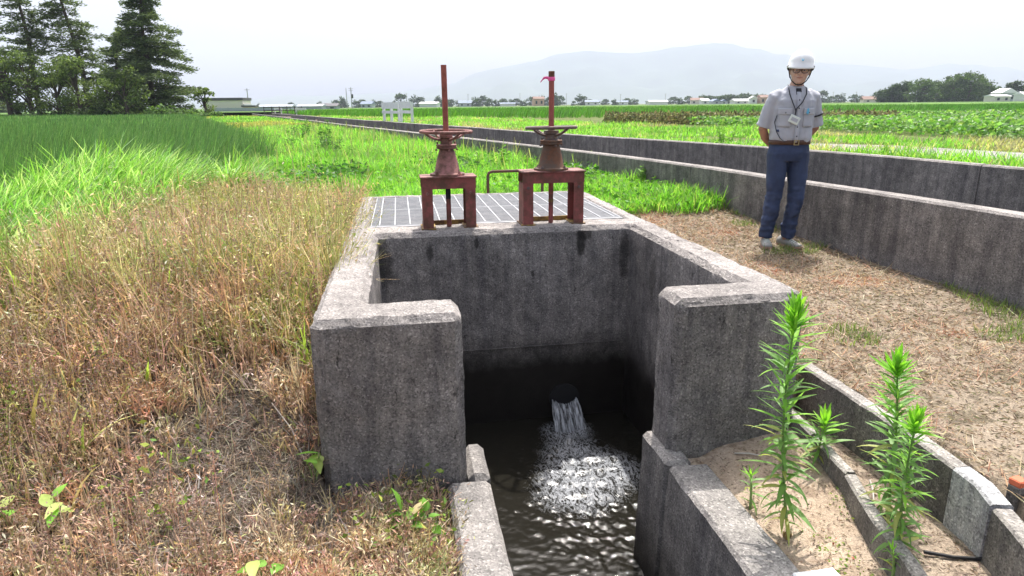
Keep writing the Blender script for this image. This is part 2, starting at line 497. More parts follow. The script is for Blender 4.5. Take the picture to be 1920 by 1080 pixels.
CH_POLY = [l2w(*p) for p in ((-.37, 2.9), (1.86, 2.9), (1.86, 6.9), (-.37, 6.9))]
CN_POLY = [l2w(*p) for p in ((.19, -3), (1.31, -3), (1.31, 2.95), (.19, 2.95))]
def u_inner(v): return np.interp(v, [-3, 1.2, 1.75, 1.95, 3.1], [0.9, 1.56, 1.72, 1.80, 2.0])
def u_outer(v): return np.interp(v, [-3, 1.3, 1.75, 2.0, 2.2, 3.1], [1.2, 1.99, 2.14, 2.158, 2.17, 2.16])
ZSAND, ZTROUGH = -0.37, -0.30
def region(x, y):
    """0 ground (grassy), 1 path, 2 sand patch, 3 trough bed, 4 bank, 5 pit, 6 canal bed, 7 field across the canal"""
    u, v = w2l(x, y)
    r = np.zeros(np.shape(x), int)
    xn, xf = NEAR_X(y), FAR_X(y)
    r[(u > 1.0) & (v < 7.3) & (v > -4)] = 1
    r[(u < 1.0) & (v < 8.5) & (u > -30)] = 4
    r[(u > 1.31) & (u <= u_inner(v) + .025) & (v < 2.95)] = 2
    r[(u > u_inner(v) + .025) & (u <= u_outer(v) + .036) & (v < 3.06)] = 3
    r[(x > xn + .09) & (x < xf + .09)] = 6
    r[x >= xf + .09] = 7
    r[in_poly(x, y, CH_POLY) | in_poly(x, y, CN_POLY)] = 5
    return r
def ground_z(x, y, micro=True):
    x = np.asarray(x, float); y = np.asarray(y, float)
    u, v = w2l(x, y); r = region(x, y)
    strip = 0.20 * sstep(5.2, 8.5, y) + 0.10 * sstep(10, 26, y)
    path = -0.07 * (1 - sstep(2.6, 4.4, v)) + strip * 1.0
    bank = -0.38 + 0.60 * sstep(2.2, 4.3, v) + 0.03 * sstep(-0.9, -2.4, u) - 0.06 * sstep(5, 8, v)
    sd = rice_sd(x, y)
    w_b = sstep(1.0, -0.4, u) * sstep(12, 7.5, v)
    land = path * (1 - w_b) + bank * w_b
    # raised shoulder of the paddy bund
    land = land + 0.10 * np.exp(-((sd + 1.1) / 0.6) ** 2) * sstep(16, 11, y) * sstep(1.5, 5, y)
    land = land * (1 - sstep(-0.9, 0.1, sd)) + (-0.10) * sstep(-0.9, 0.1, sd)
    far = sstep(60, 110, np.hypot(x, y))
    land = land * (1 - far) + 0.05 * far
    z = np.where(r == 7, 0.52 * (1 - far) + 0.25 * far, land)
    z = np.where(r == 2, ZSAND - 0.025 + 0.03 * sstep(1.40, 1.55, u) + 0.05 * sstep(1.6, 2.0, u) + 0.03 * sstep(2.3, 2.8, v) * sstep(1.40, 1.6, u), z)
    z = np.where(r == 3, ZTROUGH, z)
    z = np.where((r == 4) & (u > -.46) & (v < 2.95), -0.40 - 0.03 * sstep(-.05, .12, u), z)
    if micro:
        near = sstep(30, 12, np.hypot(x, y))
        amp = np.where(r == 4, 0.07, np.where(r == 1, 0.022, np.where((r == 2) | (r == 3), 0.02, 0.05))) * near
        m = 0.55 * vnoise(x, y, 0.7, 1) + 0.3 * vnoise(x, y, 0.22, 2) + 0.15 * vnoise(x, y, 0.09, 3) - 0.5
        z = z + amp * m * np.where((r == 5) | (r == 6), 0, 1)
    z = np.where(r == 5, -1.7, z)
    z = np.where(r == 6, -0.75, z)
    return z
def gz(x, y): return float(ground_z(np.array([x]), np.array([y]))[0])

def axis(fine0, fine1, step, lo, hi, grow=1.13, maxgap=None):
    a = list(np.arange(fine0, fine1 + 1e-6, step)); s = step; p = a[-1]
    while p < hi:
        s *= grow; p += s; a.append(min(p, hi))
    s = step; p = a[0]; b = []
    while p > lo:
        s *= grow; p -= s; b.append(max(p, lo))
    return np.array(b[::-1] + a)
gx = axis(-1.0, 2.7, 0.03, -8700, 8700, 1.085)
gy = axis(1.3, 5.6, 0.032, -30, 8700, 1.075)
GX, GY = np.meshgrid(gx, gy)
GZ = ground_z(GX.ravel(), GY.ravel()).reshape(GX.shape)
nx, ny = len(gx), len(gy)
idx = np.arange(nx * ny).reshape(ny, nx)
quads = np.stack([idx[:-1, :-1], idx[:-1, 1:], idx[1:, 1:], idx[1:, :-1]], -1).reshape(-1, 4)
cx = ((gx[:-1] + gx[1:]) / 2)[None, :].repeat(ny - 1, 0).ravel(); cy = ((gy[:-1] + gy[1:]) / 2)[:, None].repeat(nx - 1, 1).ravel()
qr = region(cx, cy)
allv = np.stack([GX.ravel(), GY.ravel(), GZ.ravel()], -1)
def sub_sheet(name, mask, mat):
    q = quads[mask]; used, inv = np.unique(q, return_inverse=True)
    me = np_mesh(name, allv[used], inv.reshape(-1, 4), smooth=True)
    return tag(link_mesh(name, me, MAT[mat]), kind='structure')
sub_sheet('ground', (qr == 0), 'field_soil')
sub_sheet('path', (qr == 1), 'path_soil')
sub_sheet('sandy_ground', (qr == 2), 'sand_soil')
sub_sheet('trough_bed_ground', (qr == 3), 'trough_soil')
sub_sheet('bank_ground', (qr == 4), 'bank_soil')
sub_sheet('pit_ground', (qr == 5) | (qr == 6), 'bank_soil')
sub_sheet('field', qr == 7, 'field_soil')

# ------------------------------------------------------------------ canal: two cast walls, panel by panel
def resample(P, step):
    out = [P[0].copy()]; acc = 0.0
    for a, b in zip(P[:-1], P[1:]):
        L = (b - a).length; t = 0.0
        while acc + (L - t) >= step:
            t += step - acc; acc = 0.0
            out.append(a + (b - a) * (t / L))
        acc += L - t
    return out
def off(P, d):                                   # offset to the right of the travel direction
    o = []
    for i, p in enumerate(P):
        t = (P[min(i + 1, len(P) - 1)] - P[max(i - 1, 0)]).normalized()
        o.append(p + Vector((t.y, -t.x)) * d)
    return o
def wall_profile_mesh(name, P, prof, zs=None):
    """sweep a closed profile [(offset, z)] along plan points P; capped"""
    n = len(prof); V = []; F = []
    lines = {d: off(P, d) for d in set(d for d, z in prof)}
    for i in range(len(P)):
        for d, z in prof:
            q = lines[d][i]; V.append((q.x, q.y, z + (zs[i] if zs else 0)))
    for i in range(len(P) - 1):
        for k in range(n):
            a = i * n + k; b = i * n + (k + 1) % n
            F.append((a, a + n, b + n, b))
    F.append(tuple(range(n))); F.append(tuple((len(P) - 1) * n + k for k in range(n - 1, -1, -1)))
    me = bpy.data.meshes.new(name); me.from_pydata(V, [], F)
    b = bmesh.new(); b.from_mesh(me); bmesh.ops.recalc_face_normals(b, faces=b.faces); b.to_mesh(me); b.free()
    return me
def canal_wall(P, th, label, panel, c=0.018):
    t = thing('canal_wall', label, 'canal wall', (P[0].x, P[0].y, 0))
    pts = resample(P, 0.5); k = int(panel / 0.5)
    prof = [(0, -0.9), (0, WALL_TOP - c), (c, WALL_TOP), (th - c, WALL_TOP), (th, WALL_TOP - c), (th, -0.9)]
    i = 0; rnd = random.Random(3)
    while i < len(pts) - 1:
        seg = pts[i:i + k + 1]
        if len(seg) < 2: break
        seg = [s.copy() for s in seg]
        d = (seg[1] - seg[0]).normalized() * 0.006
        seg[0] += d; seg[-1] -= d
        dz = rnd.uniform(-0.006, 0.006)
        me = wall_profile_mesh('wall_panel', [s - P[0] for s in seg], [(a, b + dz) for a, b in prof])
        link_mesh('wall_panel', me, MAT['canal_concrete'], t)
        i += k
        if seg[0].y > 60: k = 30
    return t
canal_wall(NEAR, 0.17, 'near concrete canal wall with pale worn top, running behind the standing man', 6.0)
canal_wall(FAR, 0.17, 'far concrete canal wall with grass growing along its back, beyond the nearer wall', 4.0)
V = []; F = []
nr, fr = off(NEAR, 0.15), FAR
for k, (a, b) in enumerate(zip([Vector((NEAR_X(y) + .1, y)) for y in np.linspace(-3, 90, 60)], [Vector((FAR_X(y) + .05, y)) for y in np.linspace(-3, 90, 60)])):
    V += [(a.x, a.y, -0.35), (b.x, b.y, -0.35)]
    if k: F.append((2 * k - 2, 2 * k - 1, 2 * k + 1, 2 * k))
m, nt, bs = new_mat('still_water'); MAT['still_water'] = m
bs.inputs['Base Color'].default_value = (0.02, 0.022, 0.018, 1); bs.inputs['Roughness'].default_value = 0.06
bump(nt, bs, tex_noise(nt, coords(nt, obj=False), 5, 3), 0.15, 0.02)
me = bpy.data.meshes.new('canal_water'); me.from_pydata(V, [], F)
tag(link_mesh('canal_water', me, m), kind='structure')

# ------------------------------------------------------------------ cast chamber (one pour: side walls, cross wall, two return wings)
chamber = thing('intake_chamber', 'open topped concrete intake chamber with two return wings and pale rough rim', 'concrete chamber', (0, 0, 0), YAW)
UL = [-.44, -.275, -.20, .234, 1.256, 1.72, 1.775, 1.94]
VL = [2.81, 3.075, 4.81, 5.135, 6.82, 6.98]
def solid(i, j):
    u = (UL[i] + UL[i + 1]) / 2; v = (VL[j] + VL[j + 1]) / 2
    if v < 3.075: return u < .234 or u > 1.256
    if v < 4.81: return u < -.2 or u > 1.72
    if v < 5.135: return True
    if v < 6.82: return u < -.275 or u > 1.775
    return True
TOPZ, BOTZ = 0.45, -1.45
b = bmesh.new(); vv = {}
def gv(i, j, z):
    k = (i, j, z)
    if k not in vv: vv[k] = b.verts.new((UL[i], VL[j], z))
    return vv[k]
ni, nj = len(UL) - 1, len(VL) - 1
for i in range(ni):
    for j in range(nj):
        if not solid(i, j): continue
        for z in (TOPZ, BOTZ): b.faces.new([gv(i, j, z), gv(i + 1, j, z), gv(i + 1, j + 1, z), gv(i, j + 1, z)])
        for di, dj, e in ((-1, 0, ((i, j), (i, j + 1))), (1, 0, ((i + 1, j), (i + 1, j + 1))), (0, -1, ((i, j), (i + 1, j))), (0, 1, ((i, j + 1), (i + 1, j + 1)))):
            a, c = i + di, j + dj
            if 0 <= a < ni and 0 <= c < nj and solid(a, c): continue
            b.faces.new([gv(*e[0], TOPZ), gv(*e[1], TOPZ), gv(*e[1], BOTZ), gv(*e[0], BOTZ)])
bmesh.ops.recalc_face_normals(b, faces=b.faces)
bmesh.ops.dissolve_limit(b, angle_limit=0.02, verts=b.verts, edges=b.edges)
ed = [e for e in b.edges if e.is_convex and len(e.link_faces) == 2 and e.calc_face_angle(0) > 0.5 and max(v.co.z for v in e.verts) > 0]
bmesh.ops.bevel(b, geom=ed, offset=0.036, segments=1, affect='EDGES', clamp_overlap=True)
bmesh.ops.triangulate(b, faces=b.faces)
for _ in range(9):
    le = [e for e in b.edges if e.calc_length() > (0.05 if max(v.co.z for v in e.verts) > -.6 else .2)]
    if not le: break
    bmesh.ops.subdivide_edges(b, edges=le, cuts=1)
    bmesh.ops.triangulate(b, faces=b.faces)
b.normal_update()
me2 = bpy.data.meshes.new('chamber_body'); b.to_mesh(me2); b.free()
co = np.empty(len(me2.vertices) * 3, np.float32); me2.vertices.foreach_get('co', co); co = co.reshape(-1, 3)
no = np.empty(len(me2.vertices) * 3, np.float32); me2.vertices.foreach_get('normal', no); no = no.reshape(-1, 3)
disp = (vnoise(co[:, 0] + co[:, 2] * 1.7, co[:, 1] - co[:, 2] * 1.3, 0.045, 5) - .5) * 0.007 + (vnoise(co[:, 0] - co[:, 2] * .7, co[:, 1] + co[:, 2], 0.22, 6) - .5) * 0.010
disp += (vnoise(co[:, 0] * 1.3 + co[:, 2] * 2.7, co[:, 1] * 1.1 + co[:, 2] * 2.1, 0.02, 9) - .5) * 0.004
pit = vnoise(co[:, 0] * 2.3 + co[:, 2] * 3.1, co[:, 1] * 1.9 - co[:, 2] * 2.9, 0.06, 7)
disp -= np.clip(pit - .86, 0, 1) * 0.07
co = co + no * disp[:, None]
me2.vertices.foreach_set('co', co.ravel().astype(np.float32)); me2.update(); me2.shade_smooth(); me2.name = 'chamber_body'
try: me2.set_sharp_from_angle(angle=R(38))
except Exception: pass
link_mesh('chamber_body', me2, MAT['chamber_concrete'], chamber)
# outlet pipe through the cross wall
MB().lathe([(0.112, -0.02), (0.125, -0.02), (0.125, 0.012), (0.112, 0.012)], 24).build('outlet_pipe', MAT['black_rubber'], chamber, loc=(1.21, 4.80, -0.965), rot=(R(90), 0, 0))
mouth = MB().lathe([(0.111, -0.011), (0.111, 0.004)], 24).build('pipe_shade_disc', MAT['hair_black'], chamber, loc=(1.21, 4.80, -0.965), rot=(R(90), 0, 0))  # black disc in the pipe end, painting the shade of its hollow
# step in the cross wall: construction joint
MB().box(-.195, 1.715, 4.800, 4.83, -0.50, -0.494).build('pour_joint', MAT['chamber_concrete'], chamber)
# pit floor behind the cross wall
MB().box(-.30, 1.80, 5.10, 6.85, -0.62, -0.55).build('pit_floor', MAT['bund_concrete'], chamber)

# ------------------------------------------------------------------ outgoing channel
channel = thing('outlet_channel', 'small concrete outlet channel with thick walls leading from the chamber toward the camera', 'concrete channel', (0, 0, 0), YAW)
def rough_box(name, u0, u1, v0, v1, z0, z1, mat, parent, ch=0.02, amp=0.006, taper=0.0):
    mb = MB().box(u0, u1, v0, v1, z0, z1, ch=ch)
    me = mb.mesh(name)
    bb = bmesh.new(); bb.from_mesh(me)
    bmesh.ops.triangulate(bb, faces=bb.faces)
    for _ in range(6):
        e = [e for e in bb.edges if e.calc_length() > 0.09]
        if not e: break
        bmesh.ops.subdivide_edges(bb, edges=e, cuts=1)
    for q in bb.verts:
        n3 = mnoise.noise_vector(q.co * 9) * amp + mnoise.noise_vector(q.co * 31) * amp * 0.5
        q.co += n3
        if taper: q.co.x += taper * (z1 - q.co.z)
    bmesh.ops.triangulate(bb, faces=bb.faces)
    bb.to_mesh(me); bb.free()
    me.shade_smooth()
    try: me.set_sharp_from_angle(angle=R(35))
    except Exception: pass
    return link_mesh(name, me, MAT[mat], parent)
rough_box('channel_wall', 1.208, 1.412, 0.2, 2.70, -1.45, -0.358, 'channel_concrete', channel, 0.016, taper=-0.04)
rough_box('channel_wall', 1.206, 1.34, 2.712, 3.06, -1.45, -0.352, 'channel_concrete', channel, 0.022, taper=-0.03)
rough_box('channel_wall', .135, .338, 0.2, 2.795, -1.45, -0.385, 'channel_concrete', channel, 0.022, taper=0.03)
rough_box('channel_wall', .238, .345, 2.800, 3.15, -1.45, -0.378, 'channel_concrete', channel, 0.03, taper=0.03)
rough_box('end_tile', 1.36, 1.53, 1.66, 1.885, -0.40, -0.346, 'wall_white', channel, 0.006, 0.002)

# ------------------------------------------------------------------ running water
def water_h(u, v, t=True):
    d = np.hypot((u - 1.17) / 0.9, (v - 4.45) / 1.0)
    turb = np.exp(-((u - 1.15 + (4.4 - v) * 0.12) / 0.42) ** 2) * sstep(4.75, 4.4, v) * sstep(2.2, 3.7, v)
    a = 0.0018 + 0.011 * turb + 0.0030 * sstep(3.5, 2.4, v) + 0.0012 * sstep(2.0, 0, d)
    h = (vnoise(u * 1.3, v * 0.55, 0.06, 11) - .5) + 0.65 * (vnoise(u + v * .4, v, 0.032, 12) - .5) + 0.35 * (vnoise(u - v * .3, v, 0.02, 13) - .5) + 0.6 * (vnoise(u, v, 0.23, 14) - .5)
    h += 0.5 * np.sin(d * 42) * np.exp(-d * 1.2)
    return a * h * 1.25
du = 0.0105
us = np.arange(-.24, 1.76, du); vs_ = np.arange(0.5, 4.83, du)
U, Vg = np.meshgrid(us, vs_)
ZW = -1.13
W = np.stack([U.ravel(), Vg.ravel(), ZW + water_h(U.ravel(), Vg.ravel())], -1)
ii = np.arange(W.shape[0]).reshape(U.shape)
Q = np.stack([ii[:-1, :-1], ii[:-1, 1:], ii[1:, 1:], ii[1:, :-1]], -1).reshape(-1, 4)
qc = W[Q].mean(1); keep = (qc[:, 1] > 3.0) | ((qc[:, 0] > .27) & (qc[:, 0] < 1.33))
Q = Q[keep]; used, inv = np.unique(Q, return_inverse=True)
me = np_mesh('water', W[used], inv.reshape(-1, 4), smooth=True)
m, nt, bs = new_mat('stream_water'); MAT['stream_water'] = m
bs.inputs['Roughness'].default_value = 0.05; bs.inputs['IOR'].default_value = 1.33; bs.inputs['Specular IOR Level'].default_value = 0.6
v = coords(nt)
sx = N(nt, 'ShaderNodeSeparateXYZ'); nt.links.new(v, sx.inputs[0])
def gauss(a, c, w):
    q = math_n(nt, 'DIVIDE', math_n(nt, 'SUBTRACT', a, c), w)
    return math_n(nt, 'POWER', 2.718, math_n(nt, 'MULTIPLY', math_n(nt, 'MULTIPLY', q, q), -1.0))
X, Y = sx.outputs[0], sx.outputs[1]
mean_u = math_n(nt, 'ADD', 1.16, math_n(nt, 'MULTIPLY', math_n(nt, 'SUBTRACT', Y, 4.5), 0.10))
band = math_n(nt, 'MULTIPLY', gauss(X, mean_u, 0.27), gauss(Y, 4.15, 0.55))
band = math_n(nt, 'ADD', band, math_n(nt, 'MULTIPLY', math_n(nt, 'MULTIPLY', gauss(X, 1.02, 0.36), gauss(Y, 3.72, 0.30)), 0.70))
band = math_n(nt, 'ADD', band, math_n(nt, 'MULTIPLY', math_n(nt, 'MULTIPLY', gauss(X, 1.18, 0.17), gauss(Y, 4.60, 0.12)), 0.9))
band = math_n(nt, 'ADD', band, math_n(nt, 'MULTIPLY', math_n(nt, 'MULTIPLY', gauss(X, 1.42, 0.2), gauss(Y, 3.95, 0.26)), 0.7))
def net(scale, det, dist, k):                       # thin foam threads along the noise contour
    q = math_n(nt, 'ABSOLUTE', math_n(nt, 'SUBTRACT', tex_noise(nt, coords(nt, scale), 1.0, det, 0.62, dist), 0.5))
    return math_n(nt, 'MAXIMUM', math_n(nt, 'SUBTRACT', 1.0, math_n(nt, 'MULTIPLY', q, k)), 0.0)
th = math_n(nt, 'ADD', math_n(nt, 'MULTIPLY', net((15, 7, 1), 4, 1.8, 8), 0.50), math_n(nt, 'MULTIPLY', net((34, 17, 1), 4, 1.4, 6), 0.42))
sp_ = ramp(nt, tex_noise(nt, coords(nt, (85, 70, 1)), 1.0, 3, 0.8), [(0.52, 0), (0.66, 1)])
th = math_n(nt, 'ADD', th, math_n(nt, 'MULTIPLY', sp_, 0.28))
fm = ramp(nt, math_n(nt, 'MULTIPLY', th, math_n(nt, 'MINIMUM', math_n(nt, 'MULTIPLY', band, 1.15), 1.1)), [(0.34, 0), (1.12, 1)])
nt.links.new(mixc(nt, fm, (0.014, 0.013, 0.010), (0.33, 0.345, 0.37)), bs.inputs['Base Color'])
nt.links.new(mixc(nt, fm, 0.06, 0.45), bs.inputs['Roughness'])
bump(nt, bs, tex_noise(nt, coords(nt, (26, 46, 1)), 1.0, 6, 0.75, 1.0), 0.20, 0.010)
w = tag(link_mesh('water', me, m), kind='structure'); w.rotation_euler = (0, 0, YAW)
# the jet from the pipe
rs = random.Random(5); V = []; F = []
n, mrows = 26, 14
for i in range(mrows):
    t = i / (mrows - 1)
    for k in range(n):
        s = k / (n - 1) * 2 - 1
        wob = 0.012 * math.sin(k * 2.1 + i * 0.4) + rs.uniform(-.006, .006)
        V.append((1.205 + s * (0.105 + 0.025 * t), 4.80 - 0.02 - 0.22 * t + wob - 0.03 * (1 - s * s), -0.985 - 0.06 * (1 - s * s) * 0.6 - 0.19 * t ** 1.8 + 0.02))
for i in range(mrows - 1):
    for k in range(n - 1):
        F.append((i * n + k, i * n + k + 1, (i + 1) * n + k + 1, (i + 1) * n + k))
m, nt, bs = new_mat('falling_water'); MAT['falling_water'] = m
v = coords(nt, (60, 8, 6)); s = tex_noise(nt, v, 1.0, 5, 0.7)
k = ramp(nt, s, [(0.40, 0), (0.68, 1)])
nt.links.new(mixc(nt, k, (0.10, 0.105, 0.11), (0.66, 0.69, 0.74)), bs.inputs['Base Color']); bs.inputs['Roughness'].default_value = 0.15
nt.links.new(ramp(nt, s, [(0.30, 0.25), (0.6, 0.95)]), bs.inputs['Alpha'])
bump(nt, bs, s, 0.6, 0.02)
me = bpy.data.meshes.new('water_jet'); me.from_pydata(V, [], F); me.shade_smooth()
jet = link_mesh('falling_water', me, m); jet.rotation_euler = (0, 0, YAW)
so = jet.modifiers.new('s', 'SOLIDIFY'); so.thickness = 0.012
tag(jet, 'clear white water spilling from the round pipe mouth at the foot of the dark back wall', 'falling water', kind='structure')

# ------------------------------------------------------------------ side trough of precast pieces
trough = thing('side_trough', 'small dry concrete drainage trough with sandy bed beside the bare path', 'concrete trough', (0, 0, 0), YAW)
def tpiece(name, P, th, ztop, zbot, mat, c=0.010, lean=0.0):
    pts = [Vector(p) for p in P]
    n = max(2, int(sum((q - p).length for p, q in zip(pts[:-1], pts[1:])) / 0.08))
    # resample
    L = [0]
    for p, q in zip(pts[:-1], pts[1:]): L.append(L[-1] + (q - p).length)
    res = []
    for k in range(n + 1):
        d = L[-1] * k / n
        res.append(Vector((np.interp(d, L, [p.x for p in pts]), np.interp(d, L, [p.y for p in pts]))))
    zs = [float(np.interp(L[-1] * k / n, L, ztop)) for k in range(n + 1)] if hasattr(ztop, '__len__') else [ztop] * (n + 1)
    me = wall_profile_mesh(name, res, [(lean, zbot), (0, -c), (c, 0), (th - c, 0), (th, -c), (th, zbot)], zs)
    for q in me.vertices:
        q.co += mnoise.noise_vector(q.co * 14) * 0.004
    return link_mesh(name, me, MAT[mat], trough)
tpiece('trough_wall', [(2.165, 3.04), (2.172, 2.2), (2.158, 1.985)], 0.075, [-0.03, -0.040, -0.045], -0.5, 'trough_concrete')
tpiece('patched_wall', [(2.156, 1.975), (2.148, 1.86), (2.115, 1.745)], 0.08, [-0.04, -0.045, -0.06], -0.5, 'patch_concrete')['label'] = 'pale smooth repaired piece of the outer wall'
tpiece('trough_wall', [(2.110, 1.735), (2.04, 1.5), (1.95, 1.2), (1.8, .7)], 0.075, [-0.07, -0.09, -0.09, -0.09], -0.5, 'trough_concrete')
tpiece('trough_wall', [(2.00, 3.06), (1.955, 2.62)], 0.05, [-0.215, -0.215], -0.4, 'trough_concrete')
tpiece('trough_wall', [(1.954, 2.605), (1.90, 2.28)], 0.05, [-0.22, -0.22], -0.4, 'trough_concrete')
tpiece('trough_wall', [(1.895, 2.265), (1.80, 1.98), (1.74, 1.72), (1.6, 1.3), (1.4, .8)], 0.055, -0.225, -0.4, 'trough_concrete')
# black bitumen strip in the joint of the patch
tp = [(2.104, 1.737, -0.10), (2.112, 1.735, -0.2), (2.10, 1.737, -0.285), (2.03, 1.77, -0.292), (1.95, 1.79, -0.290), (1.86, 1.83, -0.285)]
tag(MB().tube([Vector(p) for p in tp], 0.007, 6).build('joint_seal', MAT['black_rubber'], trough))
tp2 = [(2.135, 1.99, -0.288), (2.12, 1.9, -0.288), (2.10, 1.78, -0.289)]
MB().tube([Vector(p) for p in tp2], 0.008, 6).build('joint_seal', MAT['black_rubber'], trough)
# ------------------------------------------------------------------ grating over the pit
def grating(v0, v1, label):
    g = thing('steel_grating', label, 'grating', (*l2w(0, 0), 0), YAW, 'steel gratings over the pit')
    u0, u1 = -.265, 1.765; zt = 0.452
    fr = MB()
    fr.box(u0, u1, v0, v0 + .006, zt - .035, zt); fr.box(u0, u1, v1 - .006, v1, zt - .035, zt)
    fr.box(u0, u0 + .006, v0 + .0061, v1 - .0061, zt - .035, zt); fr.box(u1 - .006, u1, v0 + .0061, v1 - .0061, zt - .035, zt)
    fr.build('edge_bar', MAT['galvanised'], g)
    nb = 17
    bar = MB().box(-.0034, .0034, v0 + .0065, v1 - .0065, zt - .034, zt + .003).mesh('bearing_bar')
    bar.materials.append(MAT['bright_bar'])
    rj = random.Random(int(v0 * 100))
    sh = rj.uniform(-.01, .012)
    for k in range(nb):
        link_mesh('bearing_bar', bar, None, g, loc=(u0 + (k + .5) * (u1 - u0) / nb + sh, 0, 0))
    mb = MB(); y = v0 + .02
    while y < v1 - .015:
        mb.box(u0 + .0065, u1 - .0065, y - .0022, y + .0022, zt - .026, zt - .001); y += .0145
    o = mb.build('cross_bars', MAT['galvanised_dull'], g); o['kind'] = 'stuff'
    return g
grating(5.175, 5.985, 'front row of galvanised steel grating, nearest the two valve stands')
grating(5.995, 6.80, 'back row of galvanised steel grating, nearest the grass behind the pit')
fr = MB(); fr.box(-.272, 1.772, 5.139, 5.172, .40, .448)
tag(fr.build('grating_angle', MAT['galvanised_dull'], None, rot=(0, 0, YAW)), 'grey steel angle along the front edge of the grating', 'steel angle')

# ------------------------------------------------------------------ valve stands
def valve_stand(label, u, v, w, zt, zw, ztop, mats, stem_mark=False, cone=(.095, .052), wheel_tilt=0.0, dark_tip=False):
    x, y = l2w(u, v)
    t = thing('valve_stand', label, 'valve stand', (x, y, 0.45), YAW)
    z0, H = 0.0, zt - 0.45; dp = 0.20; hw = w / 2; lw = .078
    fm, tm, pm, wm, rm = mats
    # channel-section legs (web outward, flanges front and back)
    for s in (-1, 1):
        L = MB(); xo = s * hw; th = .007
        a, b_ = sorted((xo, xo - s * th)); L.box(a, b_, -dp / 2, dp / 2, z0, H - .093)
        a, b_ = sorted((xo - s * (th + .0002), xo - s * lw)); L.box(a, b_, -dp / 2, -dp / 2 + th, z0, H - .093)
        L.box(a, b_, dp / 2 - th, dp / 2, z0, H - .093)
        leg = L.build('leg', fm, t)
        MB().box(s * (hw - lw / 2) - .055, s * (hw - lw / 2) + .055, -dp / 2 - .012, dp / 2 + .012, -.002, .010).build('foot_plate', MAT['yellow_paint'], leg)
        MB().lathe([(.013, 0), (.013, .009), (.006, .0091), (.006, .014)], 6, Matrix.Translation((s * (hw - lw / 2), -dp / 2, H - .125)) @ Matrix.Rotation(R(90), 4, 'X')).build('bolt', wm, leg)
    B = MB()
    B.box(-hw - .003, hw + .003, -dp / 2 - .0015, -dp / 2 + .0065, H - .092, H - .0125)
    B.box(-hw - .003, hw + .003, dp / 2 - .0065, dp / 2 + .0015, H - .092, H - .0125)
    B.build('beam', fm, t)
    tp = MB().box(-hw - .010, hw + .010, -dp / 2 - .015, dp / 2 + .015, H - .012, H, ch=.002).build('top_plate', tm, t)
    # pedestal
    h0 = H + .0005; hf = zw - 0.45 - .125          # underside of the gland flange
    cb, ct = cone
    P = MB().lathe([(cb + .035, h0), (cb + .035, h0 + .014), (cb + .012, h0 + .018), (cb, h0 + .03), ((cb * .55 + ct * .45), (h0 + hf) / 2 + .02), (ct + .004, hf - .012), (ct, hf)], 28)
    ped = P.build('pedestal', pm, t, ang=35)
    for a in (45, 135, 225, 315):
        MB().lathe([(.012, h0 + .0142), (.012, h0 + .024), (.006, h0 + .0241), (.006, h0 + .034)], 6, Matrix.Translation(((cb + .022) * math.cos(R(a)), (cb + .022) * math.sin(R(a)), 0))).build('bolt', wm, ped)
    fl = MB().lathe([(ct + .02, hf + .0005), (ct + .025, hf + .003), (ct + .025, hf + .013), (ct + .02, hf + .0155), (ct + .02, hf + .018), (ct + .025, hf + .020), (ct + .025, hf + .031), (ct + .02, hf + .034)], 24).build('flange', pm, t, ang=35)
    for a in (10, 100, 190, 280):
        MB().lathe([(.008, hf - .012), (.008, hf - .0005)], 6, Matrix.Translation(((ct + .028) * math.cos(R(a)), (ct + .028) * math.sin(R(a)), 0))).build('bolt', wm, fl)
        MB().lathe([(.006, hf + .0345), (.006, hf + .052)], 6, Matrix.Translation(((ct + .016) * math.cos(R(a)), (ct + .016) * math.sin(R(a)), 0))).build('bolt', wm, fl)
    MB().lathe([(ct - .008, hf + .0345), (ct - .010, hf + .07), (ct - .012, zw - .45 - .05), (ct - .003, zw - .45 - .045), (ct - .003, zw - .45 - .02)], 24).build('bonnet', wm if dark_tip else pm, t, ang=35)
    # handwheel
    hz = zw - 0.45; Rw = .188
    hwh = MB().tube([(Rw * math.cos(2 * math.pi * k / 40), Rw * math.sin(2 * math.pi * k / 40), 0) for k in range(41)], .0125, 10, cap=False).build('handwheel', wm, t, smooth=True, loc=(0, 0, hz), rot=(R(wheel_tilt), R(wheel_tilt * .6), 0))
    sp = MB()
    for k in range(4):
        a = R(28 + 90 * k); pts = []
        for q in np.linspace(0, 1, 7):
            r = .028 + (Rw - .030) * q; zz = -.058 * (1 - q ** 2.2) + (-.0 if q < 1 else 0)
            pts.append((r * math.cos(a), r * math.sin(a), zz))
        MB().tube(pts, .0095, 8).build('spoke', wm, hwh, smooth=True)
    MB().lathe([(.032, -.072), (.036, -.065), (.036, -.045), (.026, -.038), (.026, -.004)], 16).build('hub', wm, hwh, ang=40)
    # threaded spindle up through the wheel and stem below
    prof = []; z = hz - .03; top = ztop - .45
    while z < top - .002:
        prof += [(.0205, z), (.0215, z + .0035), (.0205, z + .007)]; z += .0085
    prof += [(.019, top - .001), (.012, top)]
    MB().lathe(prof, 14).build('spindle', rm, t, smooth=False)
    if dark_tip: MB().lathe([(.0235, top - .04), (.0235, top + .004), (.018, top + .006)], 14).build('spindle_cap', MAT['rust_brown_iron'], t)
    MB().lathe([(.0185, -.30), (.0185, H - .05)], 12).build('stem', fm if not dark_tip else MAT['red_oxide_paint'], t)
    MB().lathe([(.0195, H * .55), (.0195, H - .013)], 12).build('stem_sleeve', MAT['strap_dark'] if not dark_tip else rm, t)
    if stem_mark: MB().lathe([(.0200, H * .40), (.0200, H * .46)], 12).build('paint_mark', MAT['yellow_paint'], t)
    return t
